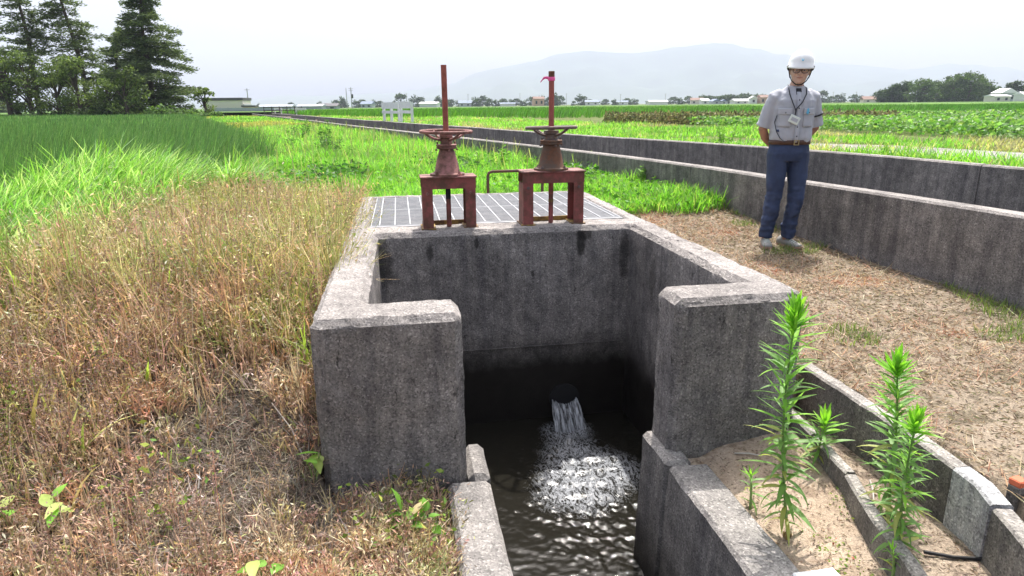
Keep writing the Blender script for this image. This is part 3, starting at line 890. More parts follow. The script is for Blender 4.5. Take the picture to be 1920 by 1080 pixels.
st1 = valve_stand('left valve stand painted red, with bare red spindle and red handwheel', .337, 5.02, .40, .845, 1.165, 1.635,
            (MAT['red_oxide_paint'], MAT['faded_red_paint'], MAT['faded_red_paint'], MAT['faded_red_paint'], MAT['thread_red']), wheel_tilt=1.0)
st2 = valve_stand('right valve stand with brown rusty pedestal, dark handwheel and red legs', 1.138, 5.02, .475, .865, 1.182, 1.585,
            (MAT['red_oxide_paint'], MAT['faded_red_paint'], MAT['rust_brown_iron'], MAT['grey_brown_iron'], MAT['thread_red']), True, (.098, .060), -0.8, True)
# timber/steel packing strip between the legs of each stand
for u0, u1, lb in ((.135, .54, 'yellowish rusty packing strip under the left valve stand'), (.905, 1.37, 'yellowish rusty packing strip under the right valve stand')):
    tag(MB().box(u0, u1, 5.128, 5.1385, .4495, .485).build('packing_strip', MAT['yellow_paint'], None, rot=(0, 0, YAW)), lb, 'strip', 'packing strips under the valve stands')
# pink tape
x, y = l2w(1.138, 5.02)
tp = thing('tape_ribbon', 'pink plastic tape tied round the top of the right valve spindle', 'ribbon', (x, y, 1.535))
MB().lathe([(.0245, -.014), (.027, -.006), (.0265, .008), (.0245, .014)], 14).build('tape_loop', MAT['pink_tape'], tp)
rb = bpy.data.meshes.new('tape_tail'); V = []; F = []
for k in range(10):
    t = k / 9; xx = -.024 - .06 * t; zz = .004 + .012 * math.sin(t * 2.4) - .035 * t * t; yy = -.02 - .015 * t
    V += [(xx, yy, zz - .010 * (1 - .3 * t)), (xx + .004 * math.sin(k), yy - .003, zz + .010 * (1 - .3 * t))]
    if k: F.append((2 * k - 2, 2 * k - 1, 2 * k + 1, 2 * k))
rb.from_pydata(V, [], F); rb.shade_smooth()
o = link_mesh('tape_tail', rb, MAT['pink_tape'], tp); o.modifiers.new('s', 'SOLIDIFY').thickness = .001
# handhold hoop behind the grating
x0, y0 = l2w(.90, 7.02); x1, y1 = l2w(1.50, 7.04)
pts = [(x0, y0, .1), (x0, y0, .62), (x0 + .012, y0, .655), (x0 + .045, y0 + .005, .668), (x1 - .045, y1, .668), (x1 - .012, y1, .655), (x1, y1, .62), (x1, y1, .1)]
tag(MB().tube(pts, .016, 10).build('handrail_hoop', MAT['rust_brown_iron'], smooth=True), 'low rusty pipe hoop standing in the grass behind the grating', 'handrail')
# marker stake at the right edge
q = at_z(1908, 912, -0.04)
sk = thing('marker_stake', 'short grey survey stake with a red painted top beside the trough', 'stake', (q.x, q.y, -0.08), R(20))
MB().box(-.022, .022, -.022, .022, -.12, .045, ch=.003).build('stake_post', MAT['trough_concrete'], sk)
MB().box(-.023, .023, -.023, .023, .0455, .072, ch=.004).build('stake_cap', MAT['stake_red'], sk)
# ------------------------------------------------------------------ the man
pq = at_z(1452, 468, 0.0)
PZ = gz(pq.x, pq.y)
person = thing('person', 'man in white hard hat, pale shirt and navy trousers standing with hands behind his back', 'person', (pq.x, pq.y, PZ - .004), R(-4))
def wrinkle(me, amp, sc, seed, aniso=(1, 1, 1.6), zr=None):
    nrm = [v.normal.copy() for v in me.vertices]
    for i, v in enumerate(me.vertices):
        p = Vector((v.co.x * sc * aniso[0] + seed, v.co.y * sc * aniso[1], v.co.z * sc * aniso[2]))
        k = mnoise.noise(p) + .5 * mnoise.noise(p * 2.3)
        w = 1.0 if zr is None else zr(v.co)
        v.co += nrm[i] * (k * amp * w)
    me.update()
# -- skin: head, neck, arms, hands, legs as one surface
HM = Matrix.Translation((.058, -.012, 1.475)) @ Matrix.Rotation(R(-16), 4, 'Z') @ Matrix.Rotation(R(3), 4, 'X') @ Matrix.Rotation(R(3), 4, 'Y')   # chin base
sk = MB()
def hring(mb, rows, n=20):
    """head rings: (z, half width, front y, back y)"""
    vs = []; fs = []
    for z, w, f, b_ in rows:
        cy = (f + b_) / 2; d = (b_ - f) / 2
        for k in range(n):
            a = 2 * math.pi * k / n
            x = math.cos(a); y = math.sin(a)
            vs.append(HM @ Vector((w * math.copysign(abs(x) ** .88, x), cy + d * math.copysign(abs(y) ** .92, y), z)))
    for i in range(len(rows) - 1):
        for k in range(n):
            a = i * n + k; b2 = i * n + (k + 1) % n
            fs.append((a, b2, b2 + n, a + n))
    fs.append(tuple(range(n - 1, -1, -1))); fs.append(tuple((len(rows) - 1) * n + k for k in range(n)))
    mb.add(vs, fs)
hring(sk, [(-.008, .028, -.090, -.01), (.004, .043, -.100, .03), (.025, .056, -.104, .055), (.050, .066, -.103, .075), (.080, .0735, -.101, .088), (.110, .0765, -.100, .094), (.135, .0775, -.101, .098), (.165, .0775, -.098, .100), (.195, .072, -.082, .092), (.215, .058, -.055, .07), (.228, .03, -.02, .035)])
# nose, brow, cheeks, lips, ears
sk.tube([HM @ Vector(p) for p in ((0, -.098, .118), (0, -.108, .098), (0, -.119, .080), (0, -.108, .072))], [.008, .010, .0135, .010], 8)
sk.ball(HM @ Vector((-.012, -.106, .075)), .009, 8, 5); sk.ball(HM @ Vector((.012, -.106, .075)), .009, 8, 5)
sk.tube([HM @ Vector(p) for p in ((-.05, -.086, .128), (-.025, -.1, .130), (0, -.101, .126), (.025, -.1, .130), (.05, -.086, .128))], .009, 8)
for s in (-1, 1):
    sk.ball(HM @ Vector((s * .038, -.084, .078)), (.022, .018, .020), 10, 6)
    sk.ball(HM @ Vector((s * .080, .006, .098)), (.010, .020, .032), 10, 6)
sk.ball(HM @ Vector((0, -.101, .048)), (.022, .008, .009), 10, 6)
sk.ball(HM @ Vector((0, -.096, .012)), (.020, .012, .012), 10, 6)
sk.tube([(.045, .02, 1.36), (.048, .012, 1.44), HM @ Vector((0, -.01, .03))], [.066, .058, .056], 14)
# torso under the shirt
sk.tube([(.035, 0, .80), (.04, 0, 1.0), (.04, 0, 1.2), (.045, .01, 1.36)], [.15, .145, .165, .11], 14, side=(1, 0, 0), rb=[.10, .10, .105, .08])
ARM = {}
for s in (-1, 1):
    sh = Vector((.045 + s * .155, .015, 1.365)); el = Vector((.045 + s * .228, .075, 1.085)); wr = Vector((.045 + s * .085, .205, .945))
    if s < 0: el = Vector((.045 - .232, .07, 1.075)); wr = Vector((.045 - .10, .19, .915))
    mid = el.lerp(wr, .38) + Vector((s * .012, -.006, -.012))
    ARM[s] = (sh, el, wr)
    sk.tube([sh, sh.lerp(el, .5), el, mid, wr], [.055, .047, .042, .040, .027], 12)
    d = (wr - el).normalized(); side = Vector((0, 0, 1)); up = d.cross(side).normalized()
    palm = wr + d * .05
    sk.tube([wr - d * .01, wr + d * .03, wr + d * .085], [.030, .042, .040], 10, side=side, rb=[.022, .018, .015])
    for f, L in enumerate((.070, .080, .074, .058)):
        b0 = wr + d * .078 + side * (.030 - .020 * f)
        sk.tube([b0, b0 + d * L * .45 + up * (-s) * .006, b0 + d * L * .75 + up * (-s) * .020, b0 + d * L * .9 + up * (-s) * .036], [.0105, .0095, .0088, .0075], 8)
    b0 = wr + d * .025 + side * .032
    sk.tube([b0, b0 + side * .024 + d * .022, b0 + side * .034 + d * .052], [.013, .0115, .009], 8)
LEG = {-1: [Vector((-.055, 0, .86)), Vector((-.060, -.02, .47)), Vector((-.088, .015, .09))], 1: [Vector((.130, 0, .86)), Vector((.140, -.03, .47)), Vector((.098, .0, .09))]}
for s in (-1, 1):
    h, k, a = LEG[s]
    sk.tube([h, h.lerp(k, .5), k, k.lerp(a, .35), a, a + Vector((0, 0, -.06))], [.078, .066, .052, .050, .036, .040], 12)
me = remeshed(sk, .0062, 3, 'body', .4)
me.materials.append(MAT['skin']); me.materials.append(MAT['skin_arm'])
for p in me.polygons:
    if p.center.z < 1.12: p.material_index = 1
link_mesh('body', me, None, person)
# -- face details
for s in (-1, 1):
    e = MB().ball(HM @ Vector((s * .031, -.0965, .108)), (.0115, .007, .006), 10, 6).build('eye', MAT['wall_white'], person, smooth=True)
    MB().ball(HM @ Vector((s * .031, -.1025, .108)), (.0055, .003, .0052), 8, 6).build('iris', MAT['hair_black'], e, smooth=True)
    MB().tube([HM @ Vector(p) for p in ((s * .014, -.108, .128), (s * .032, -.107, .133), (s * .050, -.094, .128))], [.0028, .0036, .002], 6).build('eyebrow', MAT['hair_black'], person)
MB().tube([HM @ Vector(p) for p in ((-.025, -.1015, .0475), (-.012, -.1085, .048), (0, -.1105, .0465), (.012, -.1085, .048), (.025, -.1015, .0475))], [.0018, .004, .0042, .004, .0018], 6).build('mouth', MAT['lips'], person)
# short dark hair under the helmet
hr = MB()
hring(hr, [(.085, .070, .015, .096), (.11, .0805, -.02, .104), (.14, .083, -.04, .108), (.17, .082, -.06, .106)])
hr.build('hair', MAT['hair_black'], person, smooth=True)
# glasses
gl = MB()
for s in (-1, 1):
    c = Vector((s * .034, -.118, .106)); pts = []
    for k in range(21):
        a = 2 * math.pi * k / 20
        x = math.cos(a); z = math.sin(a)
        pts.append(HM @ (c + Vector((.027 * math.copysign(abs(x) ** .8, x), abs(s * .034 + .027 * x) ** 2 * 4.5, .020 * math.copysign(abs(z) ** .8, z)))))
    gl.tube(pts, .0024, 6, cap=False)
    gl.tube([HM @ Vector(p) for p in ((s * .061, -.100, .110), (s * .078, -.085, .112), (s * .083, .0, .108))], .0022, 6)
gl.tube([HM @ Vector(p) for p in ((-.008, -.117, .109), (0, -.121, .112), (.008, -.117, .109))], .0024, 6)
gl.build('glasses', MAT['hair_black'], person)
# helmet
HZ = .130
hel = MB(); rows = []; n = 32
vs = []; fs = []
DOME = [(-.012, 1.03), (0, 1.035)] + [(.006 + .134 * math.sin(R(q)), .99 * math.cos(R(q)) ** .92) for q in (2, 16, 32, 48, 62, 74, 83, 88.5)]
for i, (f, sc) in enumerate(DOME):
    for k in range(n):
        a = 2 * math.pi * k / n; x = math.cos(a); y = math.sin(a)
        brim = 1.0
        if i <= 1: brim = 1.02 + (.12 if y < -.35 else .015) * max(0, -y) ** 1.0
        zz = HZ + f + .012 - (.010 * max(0, -y) if i <= 1 else 0) + (.012 * max(0, y) * -1 if i <= 1 else 0)
        vs.append(HM @ Vector((.108 * sc * brim * x, .004 + .131 * sc * brim * y, zz)))
for i in range(9):
    for k in range(n):
        a = i * n + k; b2 = i * n + (k + 1) % n
        fs.append((a, b2, b2 + n, a + n))
fs.append(tuple(9 * n + k for k in range(n)))
hel.add(vs, fs)
ho = hel.build('helmet', MAT['helmet_white'], person, smooth=True)
ho.modifiers.new('s', 'SOLIDIFY').thickness = .004
# emblem on the front of the dome, thin raised mark
em = MB()
for (x0, z0, x1, z1) in ((-.010, .060, -.001, .050), (.001, .050, .010, .060), (-.008, .046, .008, .046)):
    ptsE = []
    for t in np.linspace(0, 1, 4):
        x = x0 + (x1 - x0) * t; z = z0 + (z1 - z0) * t
        ptsE.append(HM @ Vector((x + .004, -.128 + (z - .05) * .75 + .006, HZ + .012 + z)))
    em.tube(ptsE, .0028, 6)
em.build('emblem', MAT['emblem_blue'], ho)
stp = MB()
for s in (-1, 1):
    stp.tube([HM @ Vector(p) for p in ((s * .098, -.02, .135), (s * .084, -.035, .07), (s * .060, -.055, .02), (s * .024, -.085, -.010), (0, -.092, -.014))], .0045, 6)
    stp.tube([HM @ Vector(p) for p in ((s * .098, .05, .135), (s * .088, .02, .09), (s * .077, -.03, .045))], .0045, 6)
    stp.tube([HM @ Vector(p) for p in ((s * .102, -.06, .140), (s * .100, 0, .118), (s * .094, .06, .11))], .010, 6)
stp.build('chin_strap', MAT['strap_dark'], ho)
# -- shirt
def torso_rows(): return [(.935, .036, .160, .112), (.965, .037, .172, .126), (1.00, .038, .186, .140), (1.06, .040, .187, .140), (1.15, .042, .180, .130), (1.25, .044, .188, .132), (1.32, .046, .190, .124), (1.375, .046, .160, .106), (1.415, .047, .112, .086), (1.450, .048, .073, .070)]
sm = MB(); rowsT = torso_rows()
sm.tube([(x, 0.0 + (.012 if z > 1.35 else 0), z) for z, x, a, b_ in rowsT], [a for z, x, a, b_ in rowsT], 24, side=(1, 0, 0), rb=[b_ for z, x, a, b_ in rowsT])
for s in (-1, 1):
    sh, el, wr = ARM[s]
    e2 = sh.lerp(el, .93)
    sm.tube([sh + Vector((-s * .05, 0, .012)), sh + Vector((s * .004, 0, -.01)), sh.lerp(el, .4), sh.lerp(el, .7), e2], [.060, .070, .072, .072, .076], 18)
me = remeshed(sm, .0075, 5, 'shirt', .5)
wrinkle(me, .0085, 9, 3.1, (1, 1, .8), lambda c: .5 + .8 * sstep(1.2, 1.0, c.z))
wrinkle(me, .0045, 24, 7.7, (1, 1, .6))
shirt = link_mesh('shirt', me, MAT['shirt_cloth'], person)
def front(x, z, o=.004):
    zr = [r[0] for r in rowsT]; cx = np.interp(z, zr, [r[1] for r in rowsT]); a = np.interp(z, zr, [r[2] for r in rowsT]); b_ = np.interp(z, zr, [r[3] for r in rowsT])
    k = max(0, 1 - ((x - cx) / a) ** 2)
    return -b_ * math.sqrt(k) + (.012 if z > 1.35 else 0) - o
def patch(name, x0, x1, z0, z1, mat, parent, o=.008, th=.004, nx_=6, nz_=6, skew=0.0):
    V = []; F = []
    for j in range(nz_ + 1):
        for i in range(nx_ + 1):
            x = x0 + (x1 - x0) * i / nx_; z = z0 + (z1 - z0) * j / nz_ + skew * i / nx_
            V.append((x, front(x, z, o), z))
            if i and j:
                b_ = j * (nx_ + 1) + i; F.append((b_ - nx_ - 2, b_ - nx_ - 1, b_, b_ - 1))
    me = bpy.data.meshes.new(name); me.from_pydata(V, [], F); me.shade_smooth()
    ob = link_mesh(name, me, MAT[mat], parent); sd_ = ob.modifiers.new('s', 'SOLIDIFY'); sd_.thickness = th; sd_.offset = -1
    return ob
patch('pocket', -.110, -.012, 1.10, 1.215, 'shirt_cloth', shirt, .008); patch('pocket_flap', -.114, -.008, 1.205, 1.262, 'shirt_trim', shirt, .013)
patch('pocket', .095, .190, 1.10, 1.215, 'shirt_cloth', shirt, .008); patch('pocket_flap', .091, .194, 1.205, 1.262, 'shirt_trim', shirt, .013)
patch('placket', .030, .062, .96, 1.40, 'shirt_trim', shirt, .007, .004, 2, 14)
for z in (1.02, 1.10, 1.18, 1.26, 1.33):
    MB().ball((.046, front(.046, z, .010), z), (.006, .003, .006), 8, 5).build('button', MAT['strap_dark'], shirt)
for x in (-.06, .142): MB().ball((x, front(x, 1.222, .0165), 1.222), (.0055, .003, .0055), 8, 5).build('button', MAT['strap_dark'], shirt)
# collar
for s in (-1, 1):
    V = []; F = []
    for j, (ang, drop, out) in enumerate(((150, .030, .004), (110, .034, .006), (60, .040, .010), (20, .048, .014), (-20, .060, .020), (-52, .078, .024), (-74, .085, .022))):
        a = R(ang); cx_ = .048; r = .066
        x = cx_ + s * r * math.cos(a) * 1.06; y = .006 + r * math.sin(a)
        fz = 1.452 - .034 * max(0, -math.sin(a)) ** 1.5
        V += [(x, y, fz), (cx_ + s * (r + out + .012) * math.cos(a) * 1.1 + s * (.022 if ang < -40 else 0), .006 + (r + out) * math.sin(a) - (.012 if ang < -40 else 0), fz - drop)]
        if j: F.append((2 * j - 2, 2 * j - 1, 2 * j + 1, 2 * j))
    me = bpy.data.meshes.new('collar'); me.from_pydata(V, [], F); me.shade_smooth()
    o = link_mesh('collar', me, MAT['shirt_trim'], shirt); o.modifiers.new('s', 'SOLIDIFY').thickness = .005
patch('undershirt', .025, .072, 1.375, 1.43, 'strap_dark', person, .004, .003)
# blue mark on the left breast pocket, small dark tag on the right side, sleeve band
mk = MB()
for k, (x0, z0, x1, z1) in enumerate(((.118, 1.215, .121, 1.255), (.126, 1.205, .128, 1.262), (.134, 1.212, .134, 1.250), (.112, 1.225, .121, 1.215))):
    mk.tube([(x0, front(x0, z0, .0175), z0), (x1, front(x1, z1, .0175), z1)], .0038, 5)
mk.build('breast_emblem', MAT['emblem_blue'], shirt)
patch('cloth_tag', -.116, -.098, 1.058, 1.078, 'navy_cloth', shirt, .012, .002, 2, 2)
sh, el, wr = ARM[1]
e1 = sh.lerp(el, .55); MB().tube([e1, e1 + (el - sh).normalized() * .012], .0835, 18).build('sleeve_band', MAT['strap_dark'], shirt)
# -- trousers
tm = MB()
tm.tube([(.038, 0, .975), (.038, 0, .93), (.038, .002, .86), (.038, .004, .80)], [.166, .176, .186, .180], 22, side=(1, 0, 0), rb=[.118, .124, .134, .128])
for s in (-1, 1):
    h, k, a = LEG[s]; hx = h + Vector((-s * .004, .004, .0))
    tm.tube([hx, hx.lerp(k, .45), k + Vector((0, 0, .03)), k.lerp(a, .35), k.lerp(a, .75), a + Vector((0, 0, -.005))], [.096, .087, .073, .070, .064, .066], 18, side=(1, 0, 0), rb=[.118, .098, .080, .078, .072, .074])
me = remeshed(tm, .0075, 4, 'trousers', .5)
wrinkle(me, .0095, 10, 1.7, (1, 1, 1.3), lambda c: .5 + .9 * sstep(.6, .2, c.z))
wrinkle(me, .012, 6.5, 9.3, (.7, .7, 2.2), lambda c: sstep(.66, .5, c.z) * (.4 + .6 * sstep(.3, .12, c.z)))
wrinkle(me, .0070, 22, 5.3, (.6, .6, 1.5), lambda c: sstep(.62, .5, c.z) * .8 + sstep(.85, .95, c.z) * .3)
trousers = link_mesh('trousers', me, MAT['navy_cloth'], person)
bl = MB(); n = 40; V = []; F = []
for k in range(n):
    a = 2 * math.pi * k / n
    for (r, z) in ((1.0, .945), (1.0, .985)):
        V.append((.038 + .184 * math.cos(a), .133 * math.sin(a), z))
    F.append((2 * k, 2 * ((k + 1) % n), 2 * ((k + 1) % n) + 1, 2 * k + 1))
me = bpy.data.meshes.new('belt'); me.from_pydata(V, [], F); me.shade_smooth()
belt = link_mesh('belt', me, MAT['belt_leather'], trousers); belt.modifiers.new('s', 'SOLIDIFY').thickness = .005
bk = MB(); bk.box(.030, .075, -.146, -.138, .942, .948); bk.box(.030, .075, -.146, -.138, .982, .988); bk.box(.030, .036, -.146, -.138, .9481, .9819); bk.box(.069, .075, -.146, -.138, .9481, .9819)
bk.build('buckle', MAT['brass'], belt)
for s, x in ((1, .198), ):
    MB().box(.185, .212, -.055, .06, .64, .74, ch=.006).build('cargo_pocket', MAT['navy_cloth'], trousers)
# -- shoes
def shoe(x, y, rot):
    M_ = Matrix.Translation((x, y, 0)) @ Matrix.Rotation(rot, 4, 'Z')
    s_ = MB(); n = 16
    rows = [(.095, .028, .060), (.085, .036, .085), (.05, .040, .095), (.0, .041, .092), (-.05, .045, .070), (-.10, .048, .055), (-.14, .043, .047), (-.165, .028, .038)]
    vs = []; fs = []
    for y_, w, h in rows:
        for k in range(n):
            a = 2 * math.pi * k / n; zz = .022 + (h - .022) * max(0, math.sin(a)) ** .8 - .004 * max(0, -math.sin(a))
            vs.append(M_ @ Vector((w * math.cos(a), y_, zz)))
    for i in range(len(rows) - 1):
        for k in range(n):
            a = i * n + k; b2 = i * n + (k + 1) % n
            fs.append((a, a + n, b2 + n, b2))
    fs.append(tuple(range(n))); fs.append(tuple((len(rows) - 1) * n + k for k in range(n - 1, -1, -1)))
    s_.add(vs, fs)
    o = s_.build('shoe', MAT['shoe_grey'], person, smooth=True)
    so_ = MB(); vs = []; fs = []; out = [(.10, .0), (.09, .034), (.03, .042), (-.05, .047), (-.11, .051), (-.15, .044), (-.175, .022)]
    ring = [(w, y_) for y_, w in out] + [(-w, y_) for y_, w in out[::-1]]
    m_ = len(ring)
    for z in (0.002, .021): vs += [M_ @ Vector((w, y_, z)) for w, y_ in ring]
    fs = [tuple(range(m_)), tuple(range(2 * m_ - 1, m_ - 1, -1))] + [(k, k + m_, (k + 1) % m_ + m_, (k + 1) % m_) for k in range(m_)]
    so_.add(vs, fs); so_.build('sole', MAT['shoe_sole'], o)
    la = MB()
    for y_, z, w in ((-.035, .082, .026), (-.058, .073, .027), (-.080, .066, .026), (-.10, .060, .024)):
        la.tube([M_ @ Vector((-w, y_, z - .010)), M_ @ Vector((0, y_ - .006, z)), M_ @ Vector((w, y_, z - .010))], .0035, 5)
    la.build('laces', MAT['badge_white'], o)
shoe(-.09, .0, R(-8)); shoe(.10, -.005, R(30))
# -- lanyard with a name badge (hangs from him)
lany = thing('badge_lanyard', 'dark neck lanyard with a pale badge holder hanging on the man\'s chest', 'lanyard', (pq.x, pq.y, PZ - .004), R(-4))
bx_, bz_ = .018, 1.195
lp = MB()
for s, xs in ((-1, (-.030, -.030, -.012, .012)), (1, (.126, .112, .070, .022))):
    zs_ = (1.43, 1.38, 1.31, 1.255)
    lp.tube([(.048 + s * .062, .03, 1.462)] + [(x, front(x, z, .014), z) for x, z in zip(xs, zs_)] + [(bx_, front(bx_, 1.235, .016), 1.235), (bx_ - .004, front(bx_, 1.20, .016), 1.20)], .0042, 6)
lp.build('strap', MAT['strap_dark'], lany)
bm_ = MB().box(-.046, .046, -.004, .004, -.034, .034, Matrix.Translation((bx_ - .008, front(bx_, 1.16, .022), 1.163)) @ Matrix.Rotation(R(24), 4, 'Y'), ch=.004)
bm_.build('badge', MAT['badge_white'], lany)
MB().box(-.030, .030, -.0008, .0008, -.015, .015, Matrix.Translation((bx_ - .008, front(bx_, 1.16, .0275), 1.163)) @ Matrix.Rotation(R(24), 4, 'Y')).build('badge_card', MAT['shirt_trim'], lany)
# cord from pocket to belt
xs = [(-.118, 1.20), (-.128, 1.14), (-.115, 1.06), (-.085, 1.00), (-.045, .972)]
tag(MB().tube([(x, front(x, z, .012), z) for x, z in xs], .0035, 6).build('pocket_cord', MAT['strap_dark'], None, loc=(pq.x, pq.y, PZ - .004), rot=(0, 0, R(-4))), 'dark cord looping from the shirt side to the belt of the man', 'cord')
# ------------------------------------------------------------------ grasses and weeds (each a mass nobody could count: kind 'stuff')
rng = np.random.default_rng(7)
def pick(cols, n, jit=0.18, w=None):
    cols = np.array(cols, float)
    c = cols[rng.choice(len(cols), n, p=w)]
    return np.clip(c * (1 + rng.normal(0, jit, (n, 1))) * (1 + rng.normal(0, jit * .35, (n, 3))), 0.004, 0.9)
def blades(P, h, w, az, lean, bend, col, segs=3, tip=0.08, face=None, base_w=0.7, mid_w=1.0, tipcol=None):
    """curved tapering leaves. P roots (n,3); lean/bend in radians from vertical; az heading of the lean"""
    n = len(P); k = segs + 1
    t = np.linspace(0, 1, k)
    ang = lean[:, None] + bend[:, None] * t[None, :]
    ds = (h / segs)[:, None]
    r = np.concatenate([np.zeros((n, 1)), np.cumsum(np.sin(ang[:, :-1] + bend[:, None] / segs / 2) * ds, 1)], 1)
    z = np.concatenate([np.zeros((n, 1)), np.cumsum(np.cos(ang[:, :-1] + bend[:, None] / segs / 2) * ds, 1)], 1)
    ca, sa = np.cos(az)[:, None], np.sin(az)[:, None]
    cx = P[:, 0:1] + ca * r; cy = P[:, 1:2] + sa * r; cz = P[:, 2:3] + z
    f = az + math.pi / 2 + (rng.normal(0, .5, n) if face is None else face)
    wx, wy = np.cos(f)[:, None], np.sin(f)[:, None]
    prof = np.interp(t, [0, .4, .75, 1], [base_w, mid_w, .62 * mid_w, tip])[None, :] * (w / 2)[:, None]
    A = np.stack([cx - wx * prof, cy - wy * prof, cz], -1); B = np.stack([cx + wx * prof, cy + wy * prof, cz], -1)
    V = np.stack([A, B], 2).reshape(n * k * 2, 3)
    base = (np.arange(n) * k * 2)[:, None]; s = np.arange(segs)[None, :] * 2
    q = base + s
    F = np.stack([q, q + 1, q + 3, q + 2], -1).reshape(-1, 4)
    if tipcol is None: C = np.repeat(col, k * 2, 0)
    else:
        tt = np.repeat(t, 2)[None, :, None]
        C = (col[:, None, :] * (1 - tt) + tipcol[:, None, :] * tt).reshape(-1, 3)
    return V, F, C
def flakes(P, size, col, flat=0.3, asp=2.2):
    """small curled leaf bits: one folded quad each, random attitude"""
    n = len(P)
    a = rng.uniform(0, 2 * math.pi, n); e = rng.normal(0, 1, n) * (1.2 - flat) * .7
    d = np.stack([np.cos(a) * np.cos(e), np.sin(a) * np.cos(e), np.sin(e)], -1)
    b = rng.normal(0, 1, (n, 3)); b -= d * (b * d).sum(1, keepdims=True); b /= np.linalg.norm(b, axis=1, keepdims=True) + 1e-9
    nn = np.cross(d, b)
    L = size[:, None]; W_ = L / asp
    v0 = P; v1 = P + d * L * .5 + b * W_ * .5; v2 = P + d * L + nn * L * .25; v3 = P + d * L * .5 - b * W_ * .5
    V = np.stack([v0, v1, v2, v3], 1).reshape(-1, 3)
    F = np.arange(n * 4).reshape(-1, 4)
    return V, F, np.repeat(col, 4, 0)
def stuff(name, parts, mat, label, cat):
    V, F, C = join_np(parts)
    o = link_mesh(name, np_mesh(name, V, F, C), MAT[mat])
    return tag(o, label, cat, kind='stuff')
def scatter(n, poly=None, box=None, test=None, depth_pow=0.0, dmin=3.0):
    """random roots on the ground inside a polygon, thinned with distance"""
    if poly is not None:
        xs = [p[0] for p in poly]; ys = [p[1] for p in poly]; box = (min(xs), max(xs), min(ys), max(ys))
    out = []; got = 0; tries = 0
    while got < n and tries < 60:
        tries += 1
        x = rng.uniform(box[0], box[1], n * 2); y = rng.uniform(box[2], box[3], n * 2)
        k = np.ones(len(x), bool)
        if poly is not None: k &= in_poly(x, y, poly)
        # inside the wedge the photograph could see (with room for a step to the side)
        k &= (np.abs(x) < 0.95 * y + 2.0)
        if test is not None: k &= test(x, y)
        if depth_pow: k &= rng.random(len(x)) < (dmin / np.maximum(np.hypot(x, y), dmin)) ** depth_pow
        x, y = x[k], y[k]; out.append(np.stack([x, y], -1)); got += len(x)
    xy = np.concatenate(out)[:n]
    z = ground_z(xy[:, 0], xy[:, 1])
    return np.concatenate([xy, z[:, None]], 1)
U_ = rng.uniform
def UV(P): return w2l(P[:, 0], P[:, 1])

# rice: tall blades leaning to the right in the breeze
GREENS_RICE = [(.100, .200, .066), (.082, .170, .058), (.125, .24, .082), (.19, .31, .12)]
parts = []
P = scatter(46000, RICE, test=lambda x, y: (y < 24) & (rice_sd(x, y) > 0.0), depth_pow=1.3, dmin=7); n = len(P); d = np.hypot(P[:, 0], P[:, 1])
pn = vnoise(P[:, 0], P[:, 1], 1.3, 21)
parts.append(blades(P, U_(.76, 1.12, n) * (.92 + .16 * pn), U_(.007, .012, n) * (.6 + d / 14), rng.normal(.1, .45, n), np.abs(rng.normal(.10, .07, n)), U_(.10, .80, n), pick(GREENS_RICE, n), 3, .1))
P = scatter(48000, RICE, test=lambda x, y: (y >= 23), depth_pow=1.5, dmin=23); n = len(P); d = np.hypot(P[:, 0], P[:, 1])
parts.append(blades(P, U_(.70, .95, n) * (.92 + .16 * vnoise(P[:, 0], P[:, 1], 2.3, 22)), U_(.012, .02, n) * (.5 + d / 11), U_(-.8, .8, n), np.abs(rng.normal(.12, .1, n)), U_(.1, .8, n), pick(GREENS_RICE, n), 2, .1))
stuff('rice_plants', parts, 'rice_blade', 'tall dense green rice filling the paddy on the left', 'rice')

# low bright grass on the strip between paddy and canal, and round the back of the chamber
G_BRIGHT = [(.19, .43, .055), (.24, .48, .07), (.14, .34, .04), (.28, .48, .13), (.33, .42, .16)]
def strip_ok(x, y):
    u, v = w2l(x, y)
    return (region(x, y) != 6) & (region(x, y) != 7) & (region(x, y) != 5) & (rice_sd(x, y) < -0.12) & (x < NEAR_X(y) - .03) & ((v > 7.0) | ((u > 1.95) & (y > 7.2 + 1.6 * (vnoise(x, y, .5, 39) - .5) + .5 * rng.random(len(x))))) & (v > 6.9) & ((u > -1.2) | (v > 8.3))
parts = []
tuft = lambda P, s, sd: vnoise(P[:, 0], P[:, 1], s, sd)
P = scatter(78000, box=(-14, 4, 5.2, 26), test=strip_ok, depth_pow=1.25, dmin=7); n = len(P); d = np.hypot(P[:, 0], P[:, 1])
hh = (.10 + .20 * tuft(P, .6, 31) ** 1.5 + .10 * tuft(P, 2.2, 32)) * U_(.6, 1.25, n)
parts.append(blades(P, hh, U_(.006, .012, n) * (.7 + d / 12), U_(0, 6.283, n), np.abs(rng.normal(.25, .2, n)), U_(.2, 1.3, n), pick(G_BRIGHT, n) * (.75 + .5 * tuft(P, 1.1, 33))[:, None], 2, .12))
P = scatter(40000, box=(-45, 2, 25, 95), test=strip_ok, depth_pow=1.3, dmin=26); n = len(P); d = np.hypot(P[:, 0], P[:, 1])
straw = (tuft(P, 5.0, 34) > .66)[:, None]
cc = np.where(straw, pick([(.42, .36, .15), (.34, .34, .10)], n), pick(G_BRIGHT, n))
parts.append(blades(P, (.14 + .2 * tuft(P, 1.5, 35)) * U_(.6, 1.3, n), U_(.012, .02, n) * (.5 + d / 12), U_(0, 6.283, n), np.abs(rng.normal(.3, .2, n)), U_(.2, 1.2, n), cc * (.8 + .4 * tuft(P, 2.5, 36))[:, None], 2, .15))
